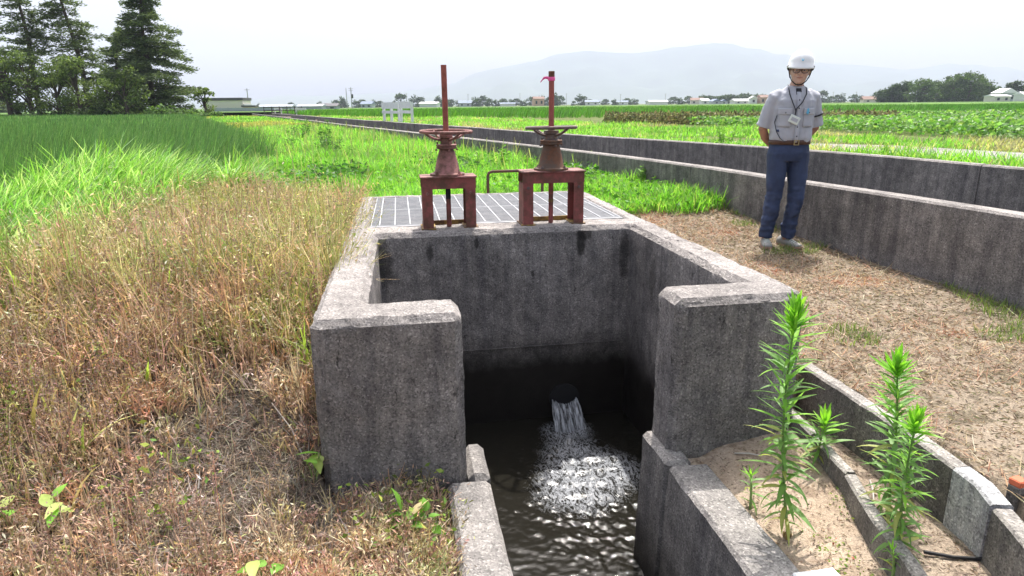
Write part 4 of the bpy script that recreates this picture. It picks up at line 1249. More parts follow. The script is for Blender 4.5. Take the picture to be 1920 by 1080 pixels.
# feathery seed heads
P = scatter(1100, box=(-12, 2, 10, 34), test=strip_ok); n = len(P)
parts.append(blades(P, U_(.32, .55, n), U_(.012, .02, n), U_(0, 6.283, n), np.abs(rng.normal(.1, .1, n)), U_(.1, .6, n), pick([(.30, .36, .16), (.36, .34, .22)], n), 2, .4, base_w=.3))
# broad low herb leaves mixed in
P = scatter(9000, box=(-8, 3, 6.5, 16), test=strip_ok, depth_pow=1.0, dmin=7); n = len(P); P[:, 2] += U_(.04, .16, n)
parts.append(flakes(P, U_(.04, .09, n), pick([(.10, .26, .03), (.16, .34, .04), (.07, .18, .03)], n), .9, 1.7))
# dark damp clump behind the chamber
P = scatter(1500, box=(-3.2, 1.4, 8.8, 12.0), test=lambda x, y: strip_ok(x, y) & (vnoise(x, y, .9, 37) > .66)); n = len(P); P[:, 2] += U_(.05, .30, n)
parts.append(flakes(P, U_(.05, .11, n), pick([(.05, .13, .03), (.08, .19, .04), (.11, .24, .05)], n), .8, 2.0))
stuff('strip_grass', parts, 'grass_leaf', 'bright green low grass on the strip between the rice paddy and the canal', 'grass')

# tall soft green grass on the paddy bund
def bund_ok(x, y):
    sd = rice_sd(x, y)
    return (sd < .15) & (sd > -2.6 - .35 * sstep(7.5, 5.5, y) + .9 * vnoise(x, y, .8, 41)) & (y < 8.9 - .5 * vnoise(x, y, .7, 40)) & (y > 2.0)
parts = []
P = scatter(27000, box=(-12, -3, 3.0, 12.5), test=bund_ok, depth_pow=.8, dmin=5); n = len(P); d = np.hypot(P[:, 0], P[:, 1])
hump = np.exp(-((P[:, 1] - 7.6) / 1.7) ** 2)
hh = (.18 * sstep(9.8, 8, P[:, 1]) + .06 + .52 * hump + .12 * tuft(P, .7, 42)) * U_(.65, 1.15, n)
parts.append(blades(P, hh, U_(.007, .013, n) * (.6 + d / 9), rng.normal(.1, .9, n), np.abs(rng.normal(.2, .15, n)), U_(.6, 1.9, n), pick([(.19, .36, .09), (.30, .46, .18), (.14, .28, .06), (.46, .56, .36)], n), 4, .08))
stuff('bund_grass', parts, 'grass_leaf', 'long arching pale green grass on the paddy bund behind the dry weeds', 'grass')

# sprayed, dried weeds on the bank
def bank_ok(x, y):
    u, v = w2l(x, y)
    return (u < -.46 + 0.05 * (v > 2.8)) & (rice_sd(x, y) < -1.75 - .30 * sstep(7.5, 5.5, y) - .5 * vnoise(x, y, .6, 43)) & (v < 8.4 - .2 * np.abs(u + 1.5) - .8 * sstep(-1.4, -.5, u)) & (y > 1.0)
def bank_front(x, y):
    u, v = w2l(x, y)
    return (v < 2.78) & (u < .12) & (v > 1.0)
allbank = lambda x, y: (bank_ok(x, y) | bank_front(x, y))
def bare(x, y):                                   # the trampled bare patch by the wing
    u, v = w2l(x, y)
    return 1.3 * np.exp(-(((u + .85) / .38) ** 2 + ((v - 2.95) / .52) ** 2)) + .8 * np.exp(-(((u + .35) / .35) ** 2 + ((v - 2.6) / .22) ** 2))
DRY = [(.56, .40, .295), (.46, .315, .225), (.61, .47, .34), (.34, .245, .185), (.66, .55, .41), (.57, .35, .25)]
STR = [(.62, .54, .29), (.56, .51, .23), (.66, .55, .36), (.60, .43, .25)]
OLV = [(.30, .36, .11), (.38, .44, .15), (.23, .27, .085), (.44, .47, .17)]
parts = []
# wiry stems growing in tussocks: each tussock has its own kind, height and state
def thin(x, y): return rng.random(len(x)) > bare(x, y) * .80
T = scatter(2300, box=(-5.5, .3, 1.2, 10), test=lambda x, y: allbank(x, y) & thin(x, y), depth_pow=.9, dmin=2.4); m = len(T); u, v = UV(T); dT = np.hypot(T[:, 0], T[:, 1])
lowf = sstep(3.4, 2.6, v)
ty = rng.random(m) * .55 + tuft(T, .8, 47) * .45 - .13 * sstep(-1.6, -2.6, u) - .05 * sstep(3.0, 3.6, v)                 # low: olive, middle: straw, high: brown
kind = np.where(ty + .10 * lowf + .05 * sstep(5, 7.5, dT) > .535, 2, np.where(ty > .36, 1, 0))
hT = (.10 + .28 * sstep(2.6, 4.2, v)) * rng.uniform(.55, 1.45, m)
rT = rng.uniform(.025, .075, m) * (.8 + .06 * dT)
PAL = [OLV + [(.30, .30, .12)], STR + [(.46, .40, .25)], DRY]
base_c = np.stack([pick(PAL[q], m, .22) for q in range(3)], 0)[kind, np.arange(m)]
per = 17
k = np.repeat(np.arange(m), per); n = len(k)
a_ = rng.uniform(0, 6.283, n); r_ = rT[k] * rng.random(n) ** .6
P = T[k] + np.stack([r_ * np.cos(a_), r_ * np.sin(a_), np.zeros(n)], -1)
d = np.hypot(P[:, 0], P[:, 1])
hs = hT[k] * rng.uniform(.55, 1.15, n)
cl = np.clip(base_c[k] * rng.uniform(.7, 1.35, (n, 1)), .01, .9)
ln = np.abs(rng.normal(.12, .12, n)) + r_ / rT[k] * .38
parts.append(blades(P, hs, U_(.0026, .0048, n) * (.7 + d / 5), a_ + rng.normal(0, .5, n), ln, rng.normal(.35, .5, n), cl, 2, .35))
STEMS = P; SH = hs
k2 = rng.integers(0, n, 105000); t = rng.random(len(k2)) ** .7
off_ = SH[k2] * t * np.sin(ln[k2] + .15)
Q = STEMS[k2] + np.stack([np.cos(a_[k2]) * off_ + rng.normal(0, .014, len(k2)), np.sin(a_[k2]) * off_ + rng.normal(0, .014, len(k2)), SH[k2] * t * .93 + .008], -1)
dd = np.hypot(Q[:, 0], Q[:, 1])
lc = np.clip(base_c[k[k2]] * rng.uniform(.6, 1.45, (len(k2), 1)), .01, .9)
sw = rng.random(len(k2)) < .22
lc[sw] = pick(DRY + STR, int(sw.sum()), .25)
parts.append(flakes(Q, U_(.011, .034, len(k2)) * (.8 + dd / 9), lc, .2, 4.2))
# a thin scatter of lone stems between the tussocks
P = scatter(9000, box=(-5.5, .3, 1.2, 10), test=lambda x, y: allbank(x, y), depth_pow=1.2, dmin=2.2); n = len(P); d = np.hypot(P[:, 0], P[:, 1]); u, v = UV(P)
parts.append(blades(P, (.06 + .16 * sstep(2.4, 4.2, v)) * U_(.5, 1.2, n), U_(.002, .0038, n) * (.7 + d / 5), U_(0, 6.283, n), np.abs(rng.normal(.35, .3, n)), rng.normal(.3, .6, n), pick(DRY + STR[:2] + OLV[:2], n), 2, .35))
# dry & yellowing grass blades
P = scatter(16000, box=(-5.5, .3, 1.2, 10), test=lambda x, y: allbank(x, y) & thin(x, y), depth_pow=.8, dmin=2.4); n = len(P); d = np.hypot(P[:, 0], P[:, 1]); u, v = UV(P)
yl = sstep(3.0, 5.5, v)
cc = np.where((rng.random(n) < .22 + .48 * yl)[:, None], pick(STR + [(.40, .42, .12)], n), pick(OLV + DRY + DRY, n))
parts.append(blades(P, (.07 + .24 * sstep(2.6, 4.3, v)) * U_(.5, 1.3, n), U_(.005, .010, n) * (.75 + d / 6), U_(0, 6.283, n), np.abs(rng.normal(.3, .25, n)), U_(.1, 1.6, n), cc, 3, .1))
# back edge: straw & reddish tips standing up
P = scatter(13000, box=(-5, .2, 5.0, 10.5), test=bank_ok); n = len(P)
parts.append(blades(P, U_(.14, .30, n), U_(.007, .013, n), U_(0, 6.283, n), np.abs(rng.normal(.2, .15, n)), U_(.0, 1.0, n), pick(STR + STR + [(.42, .20, .13), (.40, .16, .12), (.30, .32, .10)], n), 2, .1))
# a few broad yellow-green blades
P = scatter(1300, box=(-4.8, -.4, 2.4, 8), test=lambda x, y: bank_ok(x, y) & (bare(x, y) < .12) & ((y > 3.4) | (rng.random(len(x)) < .35)), depth_pow=.4, dmin=2.5); n = len(P); d = np.hypot(P[:, 0], P[:, 1])
parts.append(blades(P, U_(.15, .36, n), U_(.010, .018, n) * (.7 + d / 8), U_(0, 6.283, n), np.abs(rng.normal(.25, .2, n)), U_(.2, 1.5, n), pick([(.42, .46, .14), (.34, .42, .10), (.50, .46, .20)], n), 4, .08))
# dusky seed plumes
P = scatter(2000, box=(-5, -.4, 2.0, 8), test=lambda x, y: bank_ok(x, y) & (vnoise(x, y, .45, 50) > .42), depth_pow=.6, dmin=2.5); n = len(P)
hs2 = U_(.18, .40, n); per = 30; k = np.repeat(np.arange(n), per); t = rng.random(n * per)
parts.append(blades(P, hs2, np.full(n, .005), U_(0, 6.283, n), np.abs(rng.normal(.08, .08, n)), np.zeros(n), pick(DRY, n), 1, .5))
Q = P[k] + np.stack([rng.normal(0, .013, n * per), rng.normal(0, .013, n * per), hs2[k] * (.5 + .52 * t)], -1)
parts.append(flakes(Q, U_(.008, .018, n * per), pick([(.24, .17, .135), (.19, .135, .11), (.32, .22, .17)], n * per, .2), .2, 2.2))
# small green living leaves
P = scatter(1700, box=(-4.5, .2, 1.3, 7), test=lambda x, y: allbank(x, y) & (vnoise(x, y, .5, 46) > .55), depth_pow=1.0, dmin=2.2); n = len(P); P[:, 2] += U_(.02, .20, n)
parts.append(flakes(P, U_(.02, .042, n), pick([(.20, .30, .05), (.30, .38, .08), (.14, .22, .05)], n), .7, 1.8))
stuff('dry_weeds', parts, 'dry_leaf', 'dried brown and straw coloured weeds covering the bank left of the chamber', 'weeds')
# litter on the bare patch and along the wing foot
parts = []
P = scatter(20000, box=(-2.4, .2, 1.4, 4.0), test=allbank); n = len(P); P[:, 2] += .006
parts.append(flakes(P, U_(.012, .04, n), pick([(.30, .24, .19), (.22, .17, .13), (.36, .30, .25), (.16, .12, .10)] + DRY[:2], n, .25), 1.0, 4.5))
P = scatter(6500, box=(-2.2, .2, 1.4, 3.8), test=lambda x, y: allbank(x, y) & (bare(x, y) > .25)); n = len(P); P[:, 2] += .004
parts.append(blades(P, U_(.05, .16, n), U_(.002, .004, n), U_(0, 6.283, n), np.abs(rng.normal(1.05, .3, n)), U_(-.1, .5, n), pick([(.36, .32, .28), (.28, .235, .19), (.20, .16, .125)], n), 2, .5))
stuff('plant_litter', parts, 'dry_leaf', 'grey dead stalks and leaf litter on the bare patch by the left wing', 'plant litter')

# path: thin dry litter, moss and a few green shoots
def path_ok(x, y):
    return region(x, y) == 1
parts = []
P = scatter(36000, box=(1.0, 5.0, 1.4, 8.2), test=lambda x, y: path_ok(x, y) & (x < NEAR_X(y) - .02), depth_pow=.8, dmin=3); n = len(P); P[:, 2] += .006; d = np.hypot(P[:, 0], P[:, 1])
redp = vnoise(P[:, 0], P[:, 1], .55, 51) + .35 * sstep(4.2, 6.5, P[:, 1]) * sstep(.9, .1, np.abs(w2l(P[:, 0], P[:, 1])[0] - 2.35))
cc = np.where((redp > .72)[:, None], pick([(.40, .19, .11), (.33, .15, .09), (.44, .27, .16)], n), pick([(.34, .26, .18), (.20, .15, .105), (.14, .115, .09), (.48, .40, .29), (.23, .22, .12)], n))
parts.append(flakes(P, U_(.010, .032, n) * (.6 + d / 7), cc, 1.0, 5.0))
P = scatter(15000, box=(1.0, 5.0, 1.6, 8.5), depth_pow=.5, dmin=3, test=lambda x, y: path_ok(x, y) & (x < NEAR_X(y) - .02) & (vnoise(x, y, .55, 51) + .3 * sstep(4.0, 6.5, y) + .35 * rng.random(len(x)) > .70)); n = len(P)
parts.append(blades(P, U_(.03, .11, n), U_(.003, .007, n), U_(0, 6.283, n), np.abs(rng.normal(1.15, .25, n)), U_(-.2, .6, n), pick([(.42, .29, .19), (.48, .38, .26), (.34, .20, .13), (.42, .35, .25), (.26, .20, .14)], n), 2, .2))
stuff('path_litter', parts, 'dry_leaf', 'thin reddish dry grass and crumbs scattered over the bare path', 'plant litter')
parts = []
P = scatter(5200, box=(1.0, 4.6, 2.2, 7.5), test=lambda x, y: path_ok(x, y) & (x < NEAR_X(y) - .02) & ((vnoise(x, y, .42, 52) > .80) | ((NEAR_X(y) - x < .35) & (vnoise(x, y, .3, 53) > .70)))); n = len(P)
parts.append(blades(P, U_(.02, .09, n), U_(.003, .006, n), U_(0, 6.283, n), np.abs(rng.normal(.4, .25, n)), U_(.1, 1.0, n), pick([(.15, .20, .06), (.22, .26, .09), (.12, .19, .05)], n), 2, .2))
P = scatter(500, box=(1.2, 2.4, 1.3, 2.9), test=lambda x, y: (region(x, y) == 2) & (vnoise(x, y, .25, 54) > .55)); n = len(P); P[:, 2] += U_(0, .02, n)
parts.append(flakes(P, U_(.008, .018, n), pick([(.18, .30, .06), (.28, .33, .10), (.40, .12, .10)], n, .1, [.5, .35, .15]), .8, 1.6))
stuff('path_shoots', parts, 'grass_leaf', 'sparse small green shoots in the bare path and sandy patch', 'grass')

parts = []
P = scatter(420, box=(1.0, 4.6, 1.5, 6.5), test=lambda x, y: path_ok(x, y) & (x < NEAR_X(y) - .1)); n = len(P); P[:, 2] += .012
parts.append(blades(P, U_(.05, .18, n), U_(.003, .005, n), U_(0, 6.283, n), np.full(n, 1.45), rng.normal(0, .12, n), pick([(.50, .44, .36), (.40, .33, .25), (.30, .2, .14)], n), 3, .5))
P = scatter(4200, box=(.9, 2.6, 1.2, 3.2), test=lambda x, y: (region(x, y) == 2) | (region(x, y) == 3)); n = len(P); P[:, 2] += .005
parts.append(flakes(P, U_(.006, .022, n), pick([(.22, .16, .11), (.14, .11, .08), (.40, .32, .25), (.30, .22, .15)], n), 1.05, 4.0))
stuff('dry_stalks', parts, 'dry_leaf', 'loose pale dry stalks and brown crumbs lying on the path and the sand', 'plant litter')

# ---- across the canal: verge, bean crop, further rice
parts = []
def verge_ok(x, y):
    return (region(x, y) == 7) & (x - FAR_X(y) > .16)
def beyond(x, y): return (x - FAR_X(y)) * .93      # metres past the far wall
P = scatter(52000, box=(-32, 26, 5, 60), test=lambda x, y: verge_ok(x, y) & (beyond(x, y) < 3.0 + .10 * y + 2 * vnoise(x, y, 2.0, 61)) & ~((beyond(x, y) > 1.0) & (beyond(x, y) < 3.2) & (y < 17) & (vnoise(x, y, .9, 62) > .12)), depth_pow=1.3, dmin=10); n = len(P); d = np.hypot(P[:, 0], P[:, 1])
dryv = (vnoise(P[:, 0], P[:, 1], 1.6, 63) + .15 * rng.random(n) > .78)[:, None]
cc = np.where(dryv, pick([(.42, .38, .24), (.46, .38, .30), (.36, .36, .16)], n), pick(G_BRIGHT, n))
parts.append(blades(P, (.07 + .16 * tuft(P, 1.0, 64)) * U_(.5, 1.3, n), U_(.007, .012, n) * (.5 + d / 10), U_(0, 6.283, n), np.abs(rng.normal(.3, .2, n)), U_(.2, 1.2, n), cc * (.8 + .4 * tuft(P, 1.4, 65))[:, None], 2, .15))
stuff('verge_grass', parts, 'grass_leaf', 'green and straw coloured verge grass along the far side of the canal', 'grass')
BEAN = [(11.2, 12.2), (30, 8.5), (60, 12), (62, 33), (9.0, 39), (7.0, 26)]
parts = []
def rows(x, y): return np.abs(((x * .30 + y * .95) / .75) % 1 - .5) < .36
P = scatter(34000, BEAN, test=lambda x, y: (region(x, y) == 7) & rows(x, y), depth_pow=1.3, dmin=13); n = len(P); d = np.hypot(P[:, 0], P[:, 1])
P[:, 2] += U_(.06, .34, n)
parts.append(flakes(P, U_(.07, .115, n) * (.7 + d / 40), pick([(.13, .26, .075), (.17, .31, .095), (.10, .21, .06), (.25, .37, .16)], n), .85, 1.35))
P = scatter(7000, BEAN, test=lambda x, y: (region(x, y) == 7) & rows(x, y), depth_pow=1.3, dmin=13); n = len(P)
parts.append(blades(P, U_(.18, .34, n), np.full(n, .012), U_(0, 6.283, n), np.abs(rng.normal(.2, .15, n)), np.zeros(n), pick([(.10, .2, .05)], n), 1, .6))
stuff('bean_plants', parts, 'herb_leaf', 'rows of broad leaved bean plants in the field behind the standing man', 'crop')
# ------------------------------------------------------------------ far field strips (flat crops, some with a standing edge)
def field_slab(name, poly, z0, h, cols, mat_scale, tufts, label, dry=None):
    """a standing crop: tufted top and sides, all real blades"""
    n = tufts
    P = scatter(n, poly, depth_pow=.9, dmin=min(math.hypot(*p) for p in poly)); n = len(P); d = np.hypot(P[:, 0], P[:, 1])
    P[:, 2] = z0
    hh = h * U_(.8, 1.1, n) * (.92 + .16 * vnoise(P[:, 0], P[:, 1], 4.0, 71))
    a = blades(P, hh, U_(.010, .016, n) * d / 9, U_(-.8, .8, n), np.abs(rng.normal(.1, .1, n)), U_(.1, .7, n), pick(cols, n), 2, .15)
    return stuff(name, [a], 'rice_blade', label, 'rice')
Z7 = 0.45
field_slab('rice_plants', [(-9.5, 46), (16, 38.5), (40, 36), (46, 62), (30, 110), (-38, 112)], Z7, .62, [(.10, .26, .035), (.13, .31, .04), (.09, .22, .03)], 1, 30000, 'bright green rice field beyond the far side of the canal')
field_slab('rice_plants', [(22, 34.5), (80, 30), (95, 62), (36, 60)], Z7, .60, [(.09, .25, .03), (.11, .28, .035)], 1, 15000, 'deep green rice field behind the bean crop on the right')
# dark weedy ditch bank between the verge and the rice
P = scatter(9000, [(3.9, 28), (14.0, 24.5), (15.0, 26.6), (4.4, 31)], test=lambda x, y: region(x, y) == 7); n = len(P); P[:, 2] += U_(0, .45, n)
a = flakes(P, U_(.09, .2, n), pick([(.14, .17, .07), (.10, .11, .06), (.22, .20, .11), (.26, .28, .12)], n), .3, 2.2)
stuff('ditch_weeds', [a], 'dry_leaf', 'dark tangled weeds on the ditch bank left of the standing man', 'weeds')
def sheet(name, pts, z, cols, scale, kind='structure'):
    m, nt, bs = new_mat(name + '_mat')
    v = coords(nt, (1, .35, 1), obj=False)
    c = mixc(nt, ramp(nt, tex_noise(nt, v, scale, 6, .65), [(.3, 0), (.7, 1)]), cols[0], cols[1])
    nt.links.new(c, bs.inputs['Base Color']); bs.inputs['Roughness'].default_value = .95; bs.inputs['Specular IOR Level'].default_value = .1
    bump(nt, bs, tex_noise(nt, coords(nt, obj=False), 3.0, 5, .7), .8, .3)
    me = bpy.data.meshes.new(name); me.from_pydata([(x, y, z) for x, y in pts], [], [tuple(range(len(pts)))])
    return tag(link_mesh(name, me, m), kind=kind)
# flat distant parcels, each a little above the one below
sheet('field', [(-400, 118), (-20, 116), (120, 100), (420, 90), (900, 420), (-700, 460)], .62, ((.08, .15, .04), (.11, .19, .05)), .03)
sheet('field', [(-60, 150), (90, 135), (160, 190), (-90, 215)], .66, ((.11, .21, .045), (.14, .25, .055)), .05)
sheet('field', [(10, 66), (34, 63), (44, 112), (12, 112)], .60, ((.30, .26, .10), (.40, .28, .13)), .12)
sheet('field', [(58, 66), (110, 60), (150, 100), (62, 110)], .60, ((.20, .30, .07), (.26, .36, .09)), .12)
sheet('gravel_track', [(FAR_X(2.5) + 1.3, 2.5), (FAR_X(2.5) + 3.6, 2.5), (FAR_X(8) + 3.3, 8.2), (FAR_X(12) + 3.0, 12.5), (FAR_X(15) + 1.4, 15), (FAR_X(12) + 1.2, 12), (FAR_X(7) + 1.3, 7)], .545, ((.30, .28, .265), (.37, .35, .335)), 2.0)
# ------------------------------------------------------------------ single plants
def leaf_mesh(name, L, W, arch, tint, segs=6, fold=.25, tipc=None):
    V = []; F = []; C = []
    for i in range(segs + 1):
        t = i / segs
        a = arch * t
        x = L * (math.sin(a) / arch if abs(arch) > 1e-3 else t); z = -L * ((1 - math.cos(a)) / arch if abs(arch) > 1e-3 else 0)
        w = W / 2 * (math.sin(math.pi * min(1, (t * .94 + .06)) ** .75)) + .0006
        for s in (-1, 0, 1):
            V.append((x, s * w, z + abs(s) * w * fold)); c = tint if tipc is None else [p * (1 - t) + q * t for p, q in zip(tint, tipc)]
            C.append([k * (1.12 if s == 0 else 1) for k in c])
        if i:
            b = i * 3
            F += [(b - 3, b - 2, b + 1, b), (b - 2, b - 1, b + 2, b + 1)]
    me = np_mesh(name, np.array(V), np.array(F), np.array(C), smooth=True)
    me.materials.append(MAT['herb_leaf'])
    return me
LEAF_BANK = {}
def leaf_set(key, L, W, arches, tints):
    if key not in LEAF_BANK:
        LEAF_BANK[key] = [leaf_mesh('leaf', L, W, a, t) for a in arches for t in tints]
    return LEAF_BANK[key]
LOWG = [(.13, .25, .06), (.16, .30, .075), (.19, .33, .11)]
TOPG = [(.20, .42, .05), (.26, .50, .06)]
def tall_herb(label, base, top, nleaf, seed, Lmax=.125, bare_foot=.06, group='tall leafy herbs by the trough', dead=True):
    rd = random.Random(seed)
    base = Vector(base); top = Vector(top); ax = top - base; H = ax.length
    t_ = thing('tall_herb', label, 'plant', base, 0, group)
    sway = Vector((rd.uniform(-.035, .035), rd.uniform(-.03, .03), 0))
    P = lambda t: ax * t + sway * math.sin(t * math.pi)
    MB().tube([P(k / 10) for k in range(11)], [.0065 * (1 - .55 * k / 10) for k in range(11)], 7).build('stem', MAT['stem_green'], t_, smooth=True)
    mid = leaf_set('mid%d' % int(Lmax * 1000), Lmax, Lmax * .125, (.5, 1.0, 1.5), LOWG + [(.34, .36, .12)])
    up = leaf_set('up%d' % int(Lmax * 1000), Lmax * .86, Lmax * .108, (.0, .5, 1.0), TOPG + LOWG[1:])
    tip = leaf_set('tip%d' % int(Lmax * 1000), Lmax * .62, Lmax * .105, (-.6, -.2, .3), TOPG)
    ntip = int(nleaf * .24)
    for k in range(nleaf):
        az = k * 2.39996 + rd.uniform(-.35, .35)
        if k >= nleaf - ntip:                       # crowded young leaves of the shoot tip
            g = (k - (nleaf - ntip)) / ntip
            t = .915 + .085 * g; me = rd.choice(tip); el = .55 + .75 * g + rd.uniform(-.15, .15); s = rd.uniform(.85, 1.15)
        else:
            f = (k + .5) / (nleaf - ntip)
            t = bare_foot + (.93 - bare_foot) * f ** .78
            if t < .5: me = rd.choice(mid); el = rd.uniform(.10, .60) - (.35 if t < .22 else 0)
            else: me = rd.choice(up); el = rd.uniform(.25, .75) + .25 * (t - .5)
            s = rd.uniform(.65, 1.15) * (1 if t > .15 else .8)
        o = link_mesh('leaf', me, None, t_, loc=P(min(t, 1)), rot=(rd.uniform(-.4, .4), -el, az))
        o.scale = (s, s * rd.uniform(.85, 1.2), s)
    if dead:
        dm = leaf_set('dead', .07, .012, (1.8, 2.6), [(.20, .12, .06), (.28, .18, .08)])
        for k in range(7):
            link_mesh('leaf', rd.choice(dm), None, t_, loc=P(.02 + .03 * rd.random()), rot=(0, .5, k * 1.1))['label'] = 'withered brown leaf at the foot'
    return t_
def topof(px, py, Y): q = at_y(px, py, Y); return q
def gp(px, py, z): q = at_z(px, py, z); return (q.x, q.y, gz(q.x, q.y) - .005)
b = gp(1478, 1004, -.37); tall_herb('tallest leafy herb, in front of the right wing wall', b, topof(1493, 585, b[1] + .03), 190, 1, .155)
b = gp(1660, 985, -.33); tall_herb('second tallest leafy herb, standing at the trough edge beside a shorter one', b, topof(1682, 685, b[1] + .02), 175, 2, .142)
b = gp(1688, 1062, -.34); tall_herb('slender leafy herb in front of the second tallest one, at the trough edge', b, topof(1719, 788, b[1] + .02), 150, 3, .118, dead=False)
b = gp(1532, 868, -.33); tall_herb('short bushy herb behind the tallest one, leaning over the trough', b, topof(1549, 790, b[1] - .02), 52, 4, .14, dead=False)
b = gp(1407, 948, -.37); tall_herb('tiny herb seedling beside the outlet channel wall', b, topof(1408, 888, b[1]), 22, 5, .085, dead=False)
b = gp(1672, 1090, -.34); tall_herb('small bright herb shoot at the bottom edge of the picture', b, topof(1672, 1030, b[1] - .01), 26, 6, .06, dead=False)
# twigs lying on the sand
for (p0, p1, lb) in (((1625, 940), (1632, 985), 'pale straight twig lying on the sand between the tall herbs'), ((1375, 872), (1425, 880), 'thin grey twig on the sand by the foot of the right wing wall')):
    a = Vector(gp(*p0, -.40)) + Vector((0, 0, .012)); c = Vector(gp(*p1, -.40)) + Vector((0, 0, .014))
    tag(MB().tube([a, a * .5 + c * .5 + Vector((.004, 0, .006)), c], [.004, .0045, .003], 6).build('twig', MAT['twig_grey']), lb, 'twig', 'twigs on the sand')
rd = random.Random(9)
for (p0, p1, lb) in (((510, 760), (570, 850), 'branching grey dead twig leaning on the bare patch by the left wing'), ((560, 770), (600, 835), 'short grey dead stalk against the foot of the left wing')):
    a = Vector(gp(*p0, -.05)); c = Vector(gp(*p1, -.2)); a.z = gz(a.x, a.y) + .12; c.z = gz(c.x, c.y) + .01
    mb = MB().tube([c, c * .5 + a * .5 + Vector((.02, 0, .01)), a], [.004, .003, .0015], 5)
    for k in range(5):
        q = c.lerp(a, rd.uniform(.3, .9)); mb.tube([q, q + Vector((rd.uniform(-.06, .08), rd.uniform(-.05, .03), rd.uniform(.01, .07)))], [.002, .001], 4)
    tag(mb.build('twig', MAT['twig_grey']), lb, 'twig', 'dead twigs on the bank')

# broad leaved weeds among the dry ones
def broad_weed(label, base, leaves, stems, seed):
    """leaves: (px, py of the tip region, size, colour key)"""
    rd = random.Random(seed); base = Vector(base)
    t_ = thing('broadleaf_weed', label, 'plant', base, 0, 'broad leaved weeds in the foreground')
    cols = {'g': [(.17, .36, .055), (.22, .43, .07)], 'y': [(.36, .46, .13), (.42, .50, .16)], 'd': [(.55, .43, .22), (.62, .50, .30)], 'b': [(.40, .30, .17)]}
    st = MB()
    for (dx, dy, dz, L, W, az, el, roll, ck) in leaves:
        q = Vector((dx, dy, dz)); c = rd.choice(cols[ck])
        L *= 1.35; W *= 1.35
        me = leaf_mesh('leaf', L, W, rd.uniform(.3, .9), c, 7, .18, [k * 1.1 for k in c])
        o = link_mesh('leaf', me, None, t_, loc=q, rot=(roll, -el, az))
        if ck in 'db': o['label'] = 'dead pale brown leaf'
        st.tube([(dx * .25, dy * .25, -.02), (dx * .55, dy * .55, dz * .55), q], [.003, .0025, .0015], 5)
    st.build('stem', MAT['stem_green'], t_)
    return t_
q = at_z(772, 985, -.36); b = (q.x, q.y, gz(q.x, q.y))
broad_weed('broadleaf weed with green and withered tan leaves in front of the left wing', b, [
    (-.045, .02, .10, .075, .034, 2.0, 1.2, .9, 'g'), (-.04, .01, .085, .045, .022, 3.3, .1, 0, 'g'), (-.02, 0, .075, .06, .035, .3, .5, .5, 'g'), (-.03, -.01, .06, .06, .03, 3.6, .1, .3, 'g'),
    (0, -.01, .05, .055, .03, -.6, .3, .2, 'g'), (-.03, -.03, .01, .085, .045, 3.5, .15, .2, 'd'), (-.05, -.03, .03, .07, .04, 2.9, .3, -.3, 'b'), (-.02, -.04, .0, .07, .035, -2.2, -.2, .4, 'd'), (.01, 0, .09, .07, .04, 1.0, .6, -.4, 'd'),
    (.06, .03, .085, .045, .03, 1.8, 1.1, .5, 'g'), (.07, .02, .06, .04, .022, .3, .4, 0, 'g'), (.06, .01, .06, .04, .02, 2.5, .5, 0, 'g'), (.085, 0, .03, .06, .03, -.9, .2, .8, 'g')], 0, 1)
for px, py, lb, n, sd in ((500, 1062, 'broadleaf weed with one large yellow green leaf at the bottom edge', 4, 2), (110, 985, 'broadleaf weed with pale green leaves at the lower left', 5, 3), (25, 985, 'broadleaf weed at the left edge with a round yellowish leaf', 3, 4), (205, 800, 'small yellow green broadleaf weed in the middle of the dry bank', 4, 5), (590, 900, 'small broadleaf weed at the foot of the left wing', 5, 6)):
    q = at_z(px, py, -.30); b = (q.x, q.y, gz(q.x, q.y)); rd = random.Random(sd)
    broad_weed(lb, b, [(rd.uniform(-.05, .05), rd.uniform(-.04, .02), rd.uniform(.06, .15), rd.uniform(.05, .09), rd.uniform(.028, .04), rd.uniform(0, 6.28), rd.uniform(-.1, .5), rd.uniform(-.3, .3), rd.choice('yyg')) for k in range(n)], 0, sd)
# tall blades standing singly out of the dry weeds
def grass_clump(label, px, py, z, H, n, seed):
    q = at_z(px, py, z); rd = np.random.default_rng(seed); m = n
    P = np.stack([q.x + rd.normal(0, .02, m), q.y + rd.normal(0, .02, m), np.full(m, gz(q.x, q.y))], -1)
    V, F, C = blades(P, rd.uniform(.6, 1.1, m) * H, rd.uniform(.010, .017, m), rd.uniform(0, 6.28, m), np.abs(rd.normal(.2, .15, m)), rd.uniform(.2, 1.3, m), np.clip(np.array([(.34, .43, .12)] * m) * rd.uniform(.7, 1.3, (m, 1)), 0, 1), 5, .06)
    tag(link_mesh('grass_clump', np_mesh('grass_clump', V, F, C), MAT['grass_leaf']), label, 'grass clump', 'living grass clumps in the dry weeds')
grass_clump('yellow green grass clump rising behind the bare patch', 285, 770, -.15, .26, 9, 1)
grass_clump('tall yellow green grass clump at the left edge of the dry weeds', 60, 620, .1, .42, 10, 2)
grass_clump('grass clump with broad pale blades left of the middle of the bank', 150, 590, .1, .34, 8, 3)
grass_clump('dark green grass clump against the front corner of the left side wall', 582, 650, .12, .32, 26, 4)
grass_clump('drooping yellow grass blades in the middle of the dry bank', 330, 590, .15, .30, 7, 5)

